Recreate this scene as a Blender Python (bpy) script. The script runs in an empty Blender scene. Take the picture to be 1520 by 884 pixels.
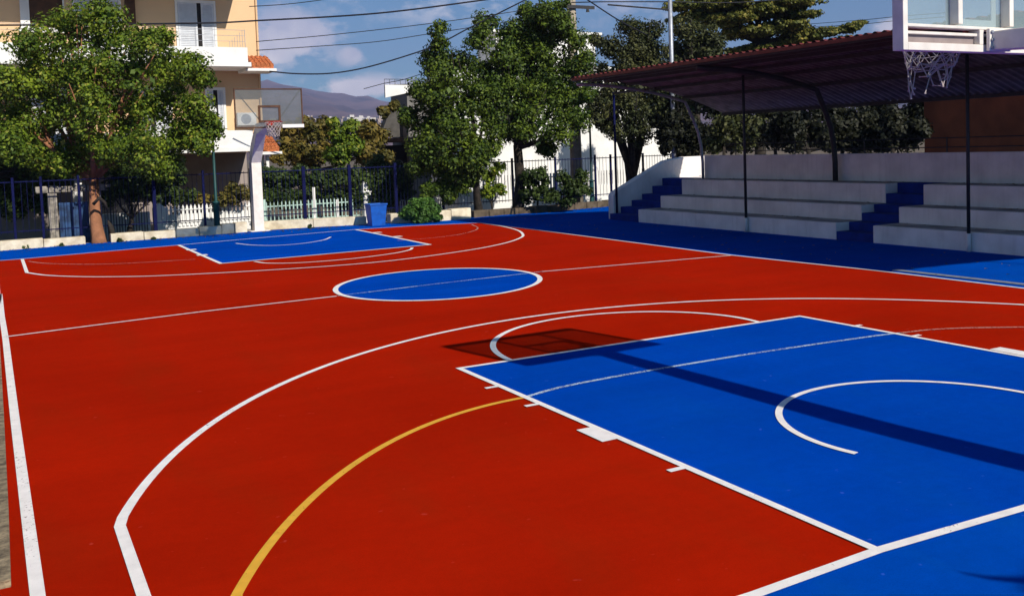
import bpy, math, random
import numpy as np
from mathutils import Vector, Matrix
random.seed(7)
rng = np.random.default_rng(11)
S = bpy.context.scene
COL = S.collection
R = math.radians

# ------------------------------------------------------------------ camera
CAM = np.array([-6.6848, -3.7517, 2.3511])
YAW, PITCH, ROLL = 0.5246, -0.0563, -0.0329
F, PX, PY = 1448.88, 760 + 63.2, 442 - 143.6
_cy, _sy, _cp, _sp = math.cos(YAW), math.sin(YAW), math.cos(PITCH), math.sin(PITCH)
FW = np.array([_sy*_cp, _cy*_cp, _sp]); _r = np.array([_cy, -_sy, 0.0]); _u = np.cross(_r, FW)
RT = math.cos(ROLL)*_r + math.sin(ROLL)*_u
UP = -math.sin(ROLL)*_r + math.cos(ROLL)*_u
cd = bpy.data.cameras.new('camera'); cam = bpy.data.objects.new('camera', cd); COL.objects.link(cam)
cd.sensor_width = 36; cd.lens = F/1520*36
cd.shift_x = -63.2/1520; cd.shift_y = -143.6/1520
cd.clip_start = 0.1; cd.clip_end = 12000
M4 = Matrix(((RT[0], UP[0], -FW[0], CAM[0]), (RT[1], UP[1], -FW[1], CAM[1]), (RT[2], UP[2], -FW[2], CAM[2]), (0, 0, 0, 1)))
cam.matrix_world = M4
S.camera = cam
S.render.resolution_x = 1024; S.render.resolution_y = 595

def ray(px, py): return FW + RT*(px-PX)/F - UP*(py-PY)/F
def G(px, py, z=0.0):
    d = ray(px, py); t = (z-CAM[2])/d[2]; return CAM + d*t
def onY(px, py, Y): d = ray(px, py); return CAM + d*(Y-CAM[1])/d[1]
def onX(px, py, X): d = ray(px, py); return CAM + d*(X-CAM[0])/d[0]
def onD(px, py, D): return CAM + ray(px, py)*D

# ------------------------------------------------------------------ light
SUN = Vector((0.295, -1.45, 1.0)).normalized()
EL = math.asin(SUN.z); AZ = math.atan2(SUN.x, SUN.y)
ld = bpy.data.lights.new('sun', 'SUN'); sun = bpy.data.objects.new('sun', ld); COL.objects.link(sun)
ld.energy = 5.0; ld.angle = R(0.5); ld.color = (1.0, 0.93, 0.82)
sun.rotation_euler = SUN.to_track_quat('Z', 'Y').to_euler(); sun.location = (10, -40, 40)

W = bpy.data.worlds.new('World'); S.world = W; W.use_nodes = True
nt = W.node_tree; N = nt.nodes; Lk = nt.links
for n in list(N): N.remove(n)
out = N.new('ShaderNodeOutputWorld'); bg = N.new('ShaderNodeBackground')
SKYS = 0.058
bg.inputs['Strength'].default_value = SKYS
sky = N.new('ShaderNodeTexSky'); sky.sky_type = 'NISHITA'; sky.sun_disc = False
sky.sun_elevation = EL; sky.sun_rotation = AZ; sky.altitude = 50; sky.air_density = 1.0; sky.dust_density = 0.35; sky.ozone_density = 2.5
tc = N.new('ShaderNodeTexCoord')
def vm(op, a, b=None):
    n = N.new('ShaderNodeVectorMath'); n.operation = op
    for i, v in enumerate((a, b)):
        if v is None: continue
        if isinstance(v, (tuple, list)): n.inputs[i].default_value = v
        else: Lk.new(v, n.inputs[i])
    return n
def mm(op, a, b=None, c=None, clamp=False):
    n = N.new('ShaderNodeMath'); n.operation = op; n.use_clamp = clamp
    for i, v in enumerate((a, b, c)):
        if v is None: continue
        if isinstance(v, (int, float)): n.inputs[i].default_value = v
        else: Lk.new(v, n.inputs[i])
    return n.outputs[0]
dirv = vm('NORMALIZE', tc.outputs['Generated']).outputs[0]
nz = N.new('ShaderNodeTexNoise'); nz.inputs['Scale'].default_value = 26; nz.inputs['Detail'].default_value = 7; nz.inputs['Roughness'].default_value = 0.6
mp = N.new('ShaderNodeMapping'); mp.inputs['Scale'].default_value = (1, 1, 1.9)
Lk.new(dirv, mp.inputs['Vector']); Lk.new(mp.outputs[0], nz.inputs['Vector'])
tot = None
# cloud banks, as directions in the sky: (px, py, half width, half height in px, weight)
for (px, py, sx, sy, w) in [(430, 52, 88, 46, 1.0), (395, 78, 70, 34, .9), (522, 82, 27, 18, .85), (540, 130, 105, 20, 1.05), (640, 132, 60, 18, .8),
                            (800, 0, 320, 60, .5), (1330, 48, 40, 26, .9), (1470, 60, 60, 40, .8), (220, -60, 200, 60, .7), (1100, -160, 300, 90, .8)]:
    c = ray(px, py); c = c/np.linalg.norm(c)
    d = vm('SUBTRACT', dirv, tuple(c)).outputs[0]
    d = vm('MULTIPLY', d, (F/sx, F/sx, F/sy)).outputs[0]
    ln = N.new('ShaderNodeVectorMath'); ln.operation = 'LENGTH'; Lk.new(d, ln.inputs[0])
    g = mm('MULTIPLY', mm('SUBTRACT', 1.35, ln.outputs['Value'], clamp=True), w)
    tot = g if tot is None else mm('MAXIMUM', tot, g)
fac = mm('MULTIPLY', mm('SUBTRACT', mm('ADD', mm('MULTIPLY', tot, 0.75), mm('MULTIPLY', mm('SUBTRACT', nz.outputs['Fac'], 0.5), 2.1)), 0.24, clamp=True), 3.0, clamp=True)
fac = mm('MULTIPLY', fac, mm('MULTIPLY', tot, 1.1, clamp=True), clamp=True)
nz2 = N.new('ShaderNodeTexNoise'); nz2.inputs['Scale'].default_value = 14; nz2.inputs['Detail'].default_value = 4
Lk.new(dirv, nz2.inputs['Vector'])
cr = N.new('ShaderNodeValToRGB'); Lk.new(nz2.outputs['Fac'], cr.inputs[0])
cr.color_ramp.elements[0].position = .35; cr.color_ramp.elements[0].color = (10.5, 10.4, 12.4, 1)
cr.color_ramp.elements[1].position = .65; cr.color_ramp.elements[1].color = (20.5, 18.6, 18.0, 1)
mx = N.new('ShaderNodeMix'); mx.data_type = 'RGBA'
tint = N.new('ShaderNodeMix'); tint.data_type = 'RGBA'; tint.blend_type = 'MULTIPLY'; tint.inputs[0].default_value = 1
Lk.new(sky.outputs[0], tint.inputs[6]); tint.inputs[7].default_value = (0.47, 0.92, 1.20, 1)
Lk.new(mm('MULTIPLY', fac, 0.92), mx.inputs[0]); Lk.new(tint.outputs[2], mx.inputs[6]); Lk.new(cr.outputs[0], mx.inputs[7])
Lk.new(mx.outputs[2], bg.inputs['Color']); Lk.new(bg.outputs[0], out.inputs['Surface'])

S.view_settings.view_transform = 'Standard'; S.view_settings.look = 'None'
S.view_settings.exposure = 0.12; S.view_settings.gamma = 1
S.render.engine = 'CYCLES'
S.cycles.max_bounces = 6; S.cycles.diffuse_bounces = 3; S.cycles.transparent_max_bounces = 12; S.cycles.volume_bounces = 0

# ------------------------------------------------------------------ materials
def mat(name, col, rough=.85, var=.12, scale=6., bump=0., bscale=60., spec=.3, metal=0., col2=None, trans=0.):
    m = bpy.data.materials.new(name); m.use_nodes = True; t = m.node_tree; n = t.nodes; b = n['Principled BSDF']
    b.inputs['Roughness'].default_value = rough; b.inputs['Specular IOR Level'].default_value = spec; b.inputs['Metallic'].default_value = metal
    co = n.new('ShaderNodeTexCoord')
    no = n.new('ShaderNodeTexNoise'); no.inputs['Scale'].default_value = scale; no.inputs['Detail'].default_value = 6
    t.links.new(co.outputs['Object'], no.inputs['Vector'])
    r = n.new('ShaderNodeValToRGB'); e = r.color_ramp.elements
    c2 = col2 or tuple(c*(1-2*var) for c in col)
    e[0].position = .32; e[1].position = .68
    e[0].color = (*c2, 1); e[1].color = (*[min(1, c*(1+var)) for c in col], 1)
    t.links.new(no.outputs['Fac'], r.inputs[0]); t.links.new(r.outputs[0], b.inputs['Base Color'])
    if bump:
        n2 = n.new('ShaderNodeTexNoise'); n2.inputs['Scale'].default_value = bscale; n2.inputs['Detail'].default_value = 4
        t.links.new(co.outputs['Object'], n2.inputs['Vector'])
        bp = n.new('ShaderNodeBump'); bp.inputs['Strength'].default_value = bump; bp.inputs['Distance'].default_value = .02
        t.links.new(n2.outputs['Fac'], bp.inputs['Height']); t.links.new(bp.outputs[0], b.inputs['Normal'])
    return m

def court_mat(name, col, stain, rough=.8):
    m = bpy.data.materials.new(name); m.use_nodes = True; t = m.node_tree; n = t.nodes; b = n['Principled BSDF']
    b.inputs['Roughness'].default_value = rough; b.inputs['Specular IOR Level'].default_value = 0
    co = n.new('ShaderNodeTexCoord')
    def noise(s, det=5, sc=(1, 1, 1)):
        mpn = n.new('ShaderNodeMapping'); mpn.inputs['Scale'].default_value = sc
        x = n.new('ShaderNodeTexNoise'); x.inputs['Scale'].default_value = s; x.inputs['Detail'].default_value = det; x.inputs['Roughness'].default_value = .6
        t.links.new(co.outputs['Object'], mpn.inputs[0]); t.links.new(mpn.outputs[0], x.inputs['Vector']); return x.outputs['Fac']
    def ramp(f, p0, p1, c0, c1):
        r = n.new('ShaderNodeValToRGB'); e = r.color_ramp.elements; e[0].position = p0; e[1].position = p1; e[0].color = (*c0, 1); e[1].color = (*c1, 1)
        t.links.new(f, r.inputs[0]); return r.outputs[0]
    def mix(f, a, c, mode='MIX'):
        x = n.new('ShaderNodeMix'); x.data_type = 'RGBA'; x.blend_type = mode
        if isinstance(f, float): x.inputs[0].default_value = f
        else: t.links.new(f, x.inputs[0])
        for i, v in ((6, a), (7, c)):
            if isinstance(v, tuple): x.inputs[i].default_value = (*v, 1)
            else: t.links.new(v, x.inputs[i])
        return x.outputs[2]
    base = ramp(noise(.35, 6), .3, .7, tuple(c*.84 for c in col), tuple(c*1.1 for c in col))
    base = mix(ramp(noise(1.6, 8, (1, .35, 1)), .5, .8, (0, 0, 0), (.6, .6, .6)), base, stain)
    base = mix(1.0, base, ramp(noise(2.2, 4, (.12, 1, 1)), .3, .7, (.93, .93, .93), (1.05, 1.05, 1.05)), 'MULTIPLY')
    base = mix(1.0, base, ramp(noise(140, 2), .3, .7, (.86, .86, .86), (1.1, 1.1, 1.1)), 'MULTIPLY')
    base = mix(1.0, base, ramp(noise(11, 3), .25, .75, (.93, .93, .93), (1.05, 1.05, 1.05)), 'MULTIPLY')
    base = mix(ramp(noise(9, 2), .71, .75, (0, 0, 0), (.5, .5, .5)), base, tuple(min(1, c*1.3+.05) for c in col))
    t.links.new(base, b.inputs['Base Color'])
    bp = n.new('ShaderNodeBump'); bp.inputs['Strength'].default_value = .5; bp.inputs['Distance'].default_value = .004
    t.links.new(noise(220, 3), bp.inputs['Height']); t.links.new(bp.outputs[0], b.inputs['Normal'])
    return m

def leaf_mat(name, dark, lite, tr=.35, third=None):
    m = bpy.data.materials.new(name); m.use_nodes = True; t = m.node_tree; n = t.nodes; b = n['Principled BSDF']
    g = n.new('ShaderNodeNewGeometry'); r = n.new('ShaderNodeValToRGB'); e = r.color_ramp.elements
    e[0].color = (*dark, 1); e[1].color = (*lite, 1); e[0].position = 0.05; e[1].position = .95
    if third:
        x = e.new(.97); x.color = (*third, 1); e[1].position = .9
    t.links.new(g.outputs['Random Per Island'], r.inputs[0])
    co = n.new('ShaderNodeTexCoord'); no = n.new('ShaderNodeTexNoise'); no.inputs['Scale'].default_value = 1.1; no.inputs['Detail'].default_value = 3
    t.links.new(co.outputs['Object'], no.inputs['Vector'])
    r2 = n.new('ShaderNodeValToRGB'); r2.color_ramp.elements[0].color = (.62, .7, .6, 1); r2.color_ramp.elements[1].color = (1.25, 1.15, 1.0, 1)
    r2.color_ramp.elements[0].position = .38; r2.color_ramp.elements[1].position = .62
    t.links.new(no.outputs['Fac'], r2.inputs[0])
    x = n.new('ShaderNodeMix'); x.data_type = 'RGBA'; x.blend_type = 'MULTIPLY'; x.inputs[0].default_value = 1
    t.links.new(r.outputs[0], x.inputs[6]); t.links.new(r2.outputs[0], x.inputs[7]); t.links.new(x.outputs[2], b.inputs['Base Color'])
    b.inputs['Roughness'].default_value = .6; b.inputs['Specular IOR Level'].default_value = .3
    tl = n.new('ShaderNodeBsdfTranslucent'); t.links.new(x.outputs[2], tl.inputs['Color'])
    ms = n.new('ShaderNodeMixShader'); ms.inputs[0].default_value = tr
    t.links.new(b.outputs[0], ms.inputs[1]); t.links.new(tl.outputs[0], ms.inputs[2])
    t.links.new(ms.outputs[0], n['Material Output'].inputs['Surface'])
    return m

def glass_mat(name, fac, col=(.55, .58, .6)):
    m = bpy.data.materials.new(name); m.use_nodes = True; t = m.node_tree; n = t.nodes; b = n['Principled BSDF']
    b.inputs['Base Color'].default_value = (*col, 1); b.inputs['Roughness'].default_value = .12
    no = n.new('ShaderNodeTexNoise'); no.inputs['Scale'].default_value = 5; no.inputs['Detail'].default_value = 6
    mr = n.new('ShaderNodeMapRange'); mr.inputs['To Min'].default_value = fac*.7; mr.inputs['To Max'].default_value = fac*1.3
    t.links.new(no.outputs['Fac'], mr.inputs['Value'])
    tr = n.new('ShaderNodeBsdfTransparent'); tr.inputs['Color'].default_value = (.86, .9, .92, 1)
    ms = n.new('ShaderNodeMixShader'); t.links.new(mr.outputs[0], ms.inputs[0])
    t.links.new(tr.outputs[0], ms.inputs[1]); t.links.new(b.outputs[0], ms.inputs[2]); t.links.new(ms.outputs[0], n['Material Output'].inputs['Surface'])
    return m

def wear(m, th=.64, sc=38):
    t = m.node_tree; n = t.nodes; co = n.new('ShaderNodeTexCoord'); a = n.new('ShaderNodeTexNoise'); a.inputs['Scale'].default_value = sc; a.inputs['Detail'].default_value = 8; a.inputs['Roughness'].default_value = .7
    t.links.new(co.outputs['Object'], a.inputs['Vector']); b = n.new('ShaderNodeTexNoise'); b.inputs['Scale'].default_value = 1.3; t.links.new(co.outputs['Object'], b.inputs['Vector'])
    ad = n.new('ShaderNodeMath'); ad.operation = 'MULTIPLY_ADD'; t.links.new(b.outputs['Fac'], ad.inputs[0]); ad.inputs[1].default_value = .35; t.links.new(a.outputs['Fac'], ad.inputs[2])
    mr = n.new('ShaderNodeMapRange'); mr.inputs['From Min'].default_value = th+.17; mr.inputs['From Max'].default_value = th+.22; mr.inputs['To Max'].default_value = .75
    t.links.new(ad.outputs[0], mr.inputs['Value']); tr = n.new('ShaderNodeBsdfTransparent'); ms = n.new('ShaderNodeMixShader')
    t.links.new(mr.outputs[0], ms.inputs[0]); t.links.new(n['Principled BSDF'].outputs[0], ms.inputs[1]); t.links.new(tr.outputs[0], ms.inputs[2]); t.links.new(ms.outputs[0], n['Material Output'].inputs['Surface'])
    return m
RED = court_mat('court_red', (.39, .0115, .0015), (.31, .018, .003))
BLUE = court_mat('court_blue', (.0002, .056, .425), (.001, .068, .38))
DBLUE = court_mat('apron_blue', (.0002, .066, .45), (.002, .085, .40))
WHITE = mat('line_white', (.88, .83, .79), .8, .05, 9, .2, 150)
YELLOW = mat('line_yellow', (.78, .40, .035), .8, .06, 9, .2, 150)
PALE = mat('line_faded', (.45, .58, .70), .8, .12, 9)
MAUVE = mat('line_faded_pink', (.62, .28, .22), .8, .15, 9)
wear(WHITE, .65); wear(YELLOW, .64); wear(PALE, .5); wear(MAUVE, .5)
WPAINT = mat('white_wall_paint', (.80, .79, .77), .85, .05, 1.5, .15, 30)
BLEACH = mat('bleacher_paint', (.88, .82, .79), .9, .05, 1.6, .5, 18, col2=(.72, .67, .65))
TREAD = mat('tread_dirty', (.42, .40, .39), .95, .25, 2.2, .5, 18)
_t = BLEACH.node_tree; _n = _t.nodes; _co = _n.new('ShaderNodeTexCoord'); _m = _n.new('ShaderNodeMapping'); _m.inputs['Scale'].default_value = (9, 9, .9)
_x = _n.new('ShaderNodeTexNoise'); _x.inputs['Scale'].default_value = 1.2; _x.inputs['Detail'].default_value = 7; _t.links.new(_co.outputs['Object'], _m.inputs[0]); _t.links.new(_m.outputs[0], _x.inputs['Vector'])
_rp = _n.new('ShaderNodeValToRGB'); _rp.color_ramp.elements[0].position = .30; _rp.color_ramp.elements[0].color = (.55, .5, .46, 1); _rp.color_ramp.elements[1].position = .48; _t.links.new(_x.outputs['Fac'], _rp.inputs[0])
_mx = _n.new('ShaderNodeMix'); _mx.data_type = 'RGBA'; _mx.blend_type = 'MULTIPLY'; _mx.inputs[0].default_value = .15; _b = _n['Principled BSDF']; _src = _b.inputs['Base Color'].links[0].from_socket
_t.links.new(_src, _mx.inputs[6]); _t.links.new(_rp.outputs[0], _mx.inputs[7]); _t.links.new(_mx.outputs[2], _b.inputs['Base Color'])
STAIRB = mat('stair_blue', (.0006, .026, .24), .9, .15, 3, .3, 40)  # darker than the apron blue, with shade put into the stair colour
WMETAL = mat('white_metal', (.80, .73, .65), .45, .06, 8)
BMETAL = mat('dark_blue_metal', (.002, .004, .048), .6, .15, 8, spec=.1)
DMETAL = mat('dark_metal', (.03, .03, .035), .55, .15, 8)
GMETAL = mat('green_metal', (.01, .06, .06), .5, .15, 8)
GALV = mat('galvanised', (.35, .37, .42), .45, .1, 12, metal=.4)
CONC = mat('concrete', (.33, .28, .22), .95, .15, 5, .4, 40)
STONE = mat('kerb_stone', (.72, .64, .48), .95, .1, 3.5, .8, 12, col2=(.50, .41, .28))
CREAM = mat('cream_render', (.74, .50, .29), .9, .03, .8, .15, 40)
TILE = mat('roof_tile', (.55, .17, .06), .85, .25, 14, .3, 40)
BROWN = mat('brown_wood', (.09, .04, .02), .7, .2, 5)
GREYW = mat('grey_wall', (.20, .19, .18), .9, .12, 2)
DARKIN = mat('dark_interior', (.02, .018, .018), .9, .1, 3)
BRWALL = mat('brown_wall', (.20, .055, .02), .9, .2, 1.2, .2, 20)
SHUT = mat('shutter_paint', (.62, .64, .68), .6, .05, 5)
BARK = mat('bark', (.13, .085, .055), .95, .3, 9, .8, 30)
BARK2 = mat('bark_dark', (.035, .028, .022), .95, .3, 9, .8, 30)
BARKR = mat('bark_reddish', (.30, .13, .065), .95, .14, 5, .7, 26)
ROOFR = mat('roof_red', (.15, .028, .022), .55, .2, 3)
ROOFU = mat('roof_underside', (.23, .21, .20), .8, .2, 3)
_t = ROOFU.node_tree; _n = _t.nodes; _co = _n.new('ShaderNodeTexCoord'); _w = _n.new('ShaderNodeTexWave'); _w.bands_direction = 'Y'; _w.inputs['Scale'].default_value = 6.2832/(20*.22); _w.inputs['Distortion'].default_value = .15  # wave bands paint the shading of the ribs into the underside colour
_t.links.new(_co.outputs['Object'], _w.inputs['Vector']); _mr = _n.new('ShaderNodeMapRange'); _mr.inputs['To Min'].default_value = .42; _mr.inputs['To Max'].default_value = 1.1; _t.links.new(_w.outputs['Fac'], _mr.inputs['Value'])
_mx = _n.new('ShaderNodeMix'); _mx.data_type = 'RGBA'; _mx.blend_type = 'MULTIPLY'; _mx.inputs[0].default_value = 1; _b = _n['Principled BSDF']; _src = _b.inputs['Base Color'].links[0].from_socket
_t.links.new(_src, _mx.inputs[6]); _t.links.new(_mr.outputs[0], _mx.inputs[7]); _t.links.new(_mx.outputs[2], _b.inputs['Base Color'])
EARTH = mat('earth', (.17, .13, .085), 1, .25, 2.5, .6, 20)
ASPH = mat('asphalt', (.055, .055, .058), .95, .15, 2, .4, 60)
NETM = mat('net_cord', (.46, .39, .37), .9, .1, 20)
RIMM = mat('rim_red', (.35, .02, .01), .5, .1, 9)
BINB = mat('bin_blue', (.004, .09, .42), .5, .12, 6)
CABLE = mat('cable_black', (.012, .012, .02), .6, .1, 3)
GFENCE = mat('pale_green_metal', (.42, .58, .52), .5, .1, 4)
HILLM = mat('hill_scrub', (.15, .095, .10), 1, .3, .0035, col2=(.045, .035, .045))
LG1 = leaf_mat('leaf_green', (.036, .078, .006), (.185, .265, .018), .22, (.26, .26, .04))
LG2 = leaf_mat('leaf_fresh', (.012, .036, .004), (.125, .185, .016), .2)
LG3 = leaf_mat('leaf_olive', (.018, .024, .009), (.095, .105, .034), .2)
LG4 = leaf_mat('leaf_brownish', (.06, .062, .012), (.22, .165, .035), .25)
LG5 = leaf_mat('leaf_pine', (.040, .055, .010), (.20, .20, .035), .2, (.28, .22, .06))
LG6 = leaf_mat('leaf_dark', (.018, .036, .008), (.06, .10, .02), .25)
LG8 = leaf_mat('leaf_shade', (.006, .009, .004), (.024, .026, .010), .15)  # near-black leaf tones carry the shade behind the bleachers
LG7 = leaf_mat('leaf_bush', (.02, .07, .012), (.085, .19, .03), .25)
GLASSN = glass_mat('dusty_acrylic', .30, (.42, .52, .54))
GLASSF = glass_mat('grey_acrylic', .55, (.42, .43, .42))

# ------------------------------------------------------------------ helpers
class MB:
    def __init__(s): s.v = []; s.f = []; s.mi = []; s.cur = 0
    def add(s, vs, fs):
        o = len(s.v); s.v += [tuple(map(float, v)) for v in vs]; s.f += [tuple(i+o for i in f) for f in fs]; s.mi += [s.cur]*len(fs); return s
    def box(s, x0, x1, y0, y1, z0, z1):
        return s.add([(x0, y0, z0), (x1, y0, z0), (x1, y1, z0), (x0, y1, z0), (x0, y0, z1), (x1, y0, z1), (x1, y1, z1), (x0, y1, z1)],
                     [(0, 3, 2, 1), (4, 5, 6, 7), (0, 1, 5, 4), (1, 2, 6, 5), (2, 3, 7, 6), (3, 0, 4, 7)])
    def tube(s, pts, rad, n=8, cap=True):
        pts = [Vector(p) for p in pts]
        if not isinstance(rad, (list, tuple)): rad = [rad]*len(pts)
        ref = None; rings = []
        for i, p in enumerate(pts):
            a = pts[max(i-1, 0)]; b = pts[min(i+1, len(pts)-1)]; d = (b-a).normalized()
            if ref is None or abs(ref.dot(d)) > .99:
                ref = Vector((1, 0, 0)) if abs(d.x) < .9 else Vector((0, 1, 0))
            x = (ref - d*ref.dot(d)).normalized(); ref = x; y = d.cross(x)
            rings.append([p + (x*math.cos(2*math.pi*k/n)+y*math.sin(2*math.pi*k/n))*rad[i] for k in range(n)])
        vs = [v for r in rings for v in r]; fs = []
        for i in range(len(pts)-1):
            for k in range(n):
                fs.append((i*n+k, i*n+(k+1) % n, (i+1)*n+(k+1) % n, (i+1)*n+k))
        if cap: fs.append(tuple(range(n-1, -1, -1))); fs.append(tuple((len(pts)-1)*n+k for k in range(n)))
        return s.add(vs, fs)
    def bar(s, a, b, w, h=None, up=(0, 0, 1)):
        h = h or w; a = Vector(a); b = Vector(b); d = (b-a).normalized(); u = Vector(up)
        if abs(u.dot(d)) > .98: u = Vector((0, 1, 0))
        x = d.cross(u).normalized()*w/2; y = x.cross(d).normalized()*h/2
        return s.add([a-x-y, a+x-y, a+x+y, a-x+y, b-x-y, b+x-y, b+x+y, b-x+y], [(0, 3, 2, 1), (4, 5, 6, 7), (0, 1, 5, 4), (1, 2, 6, 5), (2, 3, 7, 6), (3, 0, 4, 7)])
    def prism(s, poly, ax, a, b):
        """poly of 2D points extruded along axis ax from a to b"""
        n = len(poly)
        def P(p, t):
            q = list(p); q.insert(ax, t); return q
        s.add([P(p, a) for p in poly]+[P(p, b) for p in poly], [tuple(range(n-1, -1, -1)), tuple(range(n, 2*n))]+[(i, (i+1) % n, n+(i+1) % n, n+i) for i in range(n)])
        return s
    def ball(s, c, r, n=8):
        vs = [(c[0], c[1], c[2]+r)]; 
        for i in range(1, n):
            for k in range(n*2):
                t = math.pi*i/n; a = math.pi*k/n; vs.append((c[0]+r*math.sin(t)*math.cos(a), c[1]+r*math.sin(t)*math.sin(a), c[2]+r*math.cos(t)))
        vs.append((c[0], c[1], c[2]-r)); m = 2*n; fs = [(0, 1+k, 1+(k+1) % m) for k in range(m)]
        for i in range(n-2):
            for k in range(m): fs.append((1+i*m+k, 1+(i+1)*m+k, 1+(i+1)*m+(k+1) % m, 1+i*m+(k+1) % m))
        b = 1+(n-2)*m; fs += [(len(vs)-1, b+(k+1) % m, b+k) for k in range(m)]
        return s.add(vs, fs)
    def build(s, name, m, parent=None, bevel=0, smooth=False):
        me = bpy.data.meshes.new(name); me.from_pydata(s.v, [], s.f)
        ms = m if isinstance(m, (list, tuple)) else [m]
        for x in ms: me.materials.append(x)
        if len(ms) > 1: me.polygons.foreach_set('material_index', s.mi)
        if smooth: me.shade_smooth()
        o = bpy.data.objects.new(name, me); COL.objects.link(o)
        if parent is not None:
            o.parent = parent; o.matrix_parent_inverse = Matrix.Translation(parent.location).inverted()
        if bevel:
            b = o.modifiers.new('bevel', 'BEVEL'); b.width = bevel; b.segments = 2; b.limit_method = 'ANGLE'
        return o
def empty(name, loc, label, cat, group=None):
    o = bpy.data.objects.new(name, None); COL.objects.link(o); o.location = loc; o.empty_display_size = .3
    return tag(o, label, cat, group)
def tag(o, label, cat, group=None):
    o['label'] = label; o['category'] = cat
    if group: o['group'] = group
    return o
def struct(o): o['kind'] = 'structure'; return o

def spline(P, n=14):
    P = [np.array(p, float)[:2] for p in P]; P = [2*P[0]-P[1]]+P+[2*P[-1]-P[-2]]; o = []
    for i in range(1, len(P)-2):
        for k in range(n):
            t = k/n; a, b, c, d = P[i-1:i+3]
            o.append(.5*((2*b)+(-a+c)*t+(2*a-5*b+4*c-d)*t*t+(-a+3*b-3*c+d)*t**3))
    o.append(P[-2]); return o
def arc(P, c, deg=5, n=90):
    P = np.array([np.array(p, float)[:2] for p in P]); d = P-np.array(c); th = np.unwrap(np.arctan2(d[:, 1], d[:, 0])); rd = np.hypot(d[:, 0], d[:, 1])
    co = np.polynomial.Polynomial.fit(th, rd, deg); t = np.linspace(th[0], th[-1], n); rr = co(t)
    return [np.array(c)+np.array([math.cos(a), math.sin(a)])*q for a, q in zip(t, rr)]
def ribbon(mb, P, w, z, closed=False):
    P = [np.array(p, float)[:2] for p in P]; n = len(P); L_, R_ = [], []
    for i in range(n):
        a = P[(i-1) % n] if (closed or i > 0) else P[i]; b = P[(i+1) % n] if (closed or i < n-1) else P[i]
        d1 = P[i]-a; d2 = b-P[i]
        if np.linalg.norm(d1) < 1e-9: d1 = d2
        if np.linalg.norm(d2) < 1e-9: d2 = d1
        d1 = d1/np.linalg.norm(d1); d2 = d2/np.linalg.norm(d2); t = d1+d2; t = t/np.linalg.norm(t)
        nn = np.array([-t[1], t[0]]); m = w/2/max(.5, nn @ np.array([-d1[1], d1[0]]))
        L_.append((*(P[i]+nn*m), z)); R_.append((*(P[i]-nn*m), z))
    k = n if closed else n-1
    mb.add(L_+R_, [(i, n+i, n+(i+1) % n, (i+1) % n) for i in range(k)])

# ------------------------------------------------------------------ ground and court
hills = MB()
g = MB(); g.add([(-6000, -6000, -.62), (6000, -6000, -.62), (6000, 6000, -.62), (-6000, 6000, -.62)], [(0, 1, 2, 3)])
struct(g.build('ground', EARTH))
g = MB(); g.add([(-60, 28.2, -.612), (60, 28.2, -.612), (60, 30.6, -.612), (-60, 30.6, -.612)], [(0, 1, 2, 3)])
struct(g.build('road', ASPH))
struct(MB().box(-30, 14.6, -25, 27.6, -.6, -.006).build('court_base', CONC))
struct(MB().box(-29.9, 14.5, -24.9, 27.35, -.5, -.002).build('blue_apron', DBLUE))

FBL = G(-60, 391.5); BL = [G(0, 387), G(33, 384.5), G(150, 374), G(265, 364), G(400, 352), G(528, 341), G(620, 335), G(712, 331)]
RSL = [G(712, 331), G(800, 342), G(900, 355), G(1085, 379), G(1300, 402), G(1520, 428.5)]
nbl = G(1303, 818); b1 = G(1520, 755); b0 = G(1120, 884)
bdir = (b1-b0)/np.linalg.norm(b1-b0)
BLn = [b0-bdir*9.5, b0, nbl, b1, b1+bdir*4.2]
rdir = (RSL[-1]-RSL[-2])/np.linalg.norm(RSL[-1]-RSL[-2])
RSL2 = RSL+[RSL[-1]+rdir*6.6]
# red sheet
poly = [b0-bdir*6.0, b0, nbl, b1, RSL2[-1]-rdir*.0, *RSL[::-1], *BL[::-1][1:], FBL, (b0-bdir*6.0)*np.array([1, 0, 0])+np.array([0, FBL[1], 0])]
me = MB(); me.add([(p[0], p[1], .002) for p in poly], [tuple(range(len(poly)))])
struct(me.build('red_court_surface', RED))
# near key
K = [G(1303, 818), G(682, 547.5), G(1187, 470), G(1520, 530.5)]
kd = (K[3]-K[2])/np.linalg.norm(K[3]-K[2])
K.append(K[3]+kd*3.05)
# intersect right lane with baseline
def isect(p, d, q, e):
    A = np.array([[d[0], -e[0]], [d[1], -e[1]]]); t = np.linalg.solve(A, (q-p)[:2]); return p+d*t[0]
K[4] = isect(K[2], kd, b0, bdir)
key = MB(); key.add([(p[0], p[1], .006) for p in (K[0], K[1], K[2], K[4])], [(0, 3, 2, 1)])
fk = [G(265, 364), G(328, 391.5), G(638, 363.5), G(528, 341)]
key.add([(p[0], p[1], .006) for p in fk], [(0, 1, 2, 3)])
cc = [G(*p) for p in [(498.5, 432), (506, 425), (530, 415.5), (575, 406), (625, 401), (680, 399), (730, 400), (775, 403.5), (799, 409), (805.5, 414.5), (795, 422.5), (760, 432), (700, 441.5), (640, 446), (590, 447), (540, 445), (510, 440)]]
_c = np.mean([p[:2] for p in cc], 0); _d = np.array([p[:2] for p in cc])-_c; _t = np.arctan2(_d[:, 1], _d[:, 0]); _r_ = np.hypot(_d[:, 0], _d[:, 1])
_B = lambda t: np.stack([np.ones_like(t), np.cos(t), np.sin(t), np.cos(2*t), np.sin(2*t)], 1)
_s = np.linalg.lstsq(_B(_t), _r_, rcond=None)[0]; _tt = np.linspace(0, 2*math.pi, 97)[:-1]
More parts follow.
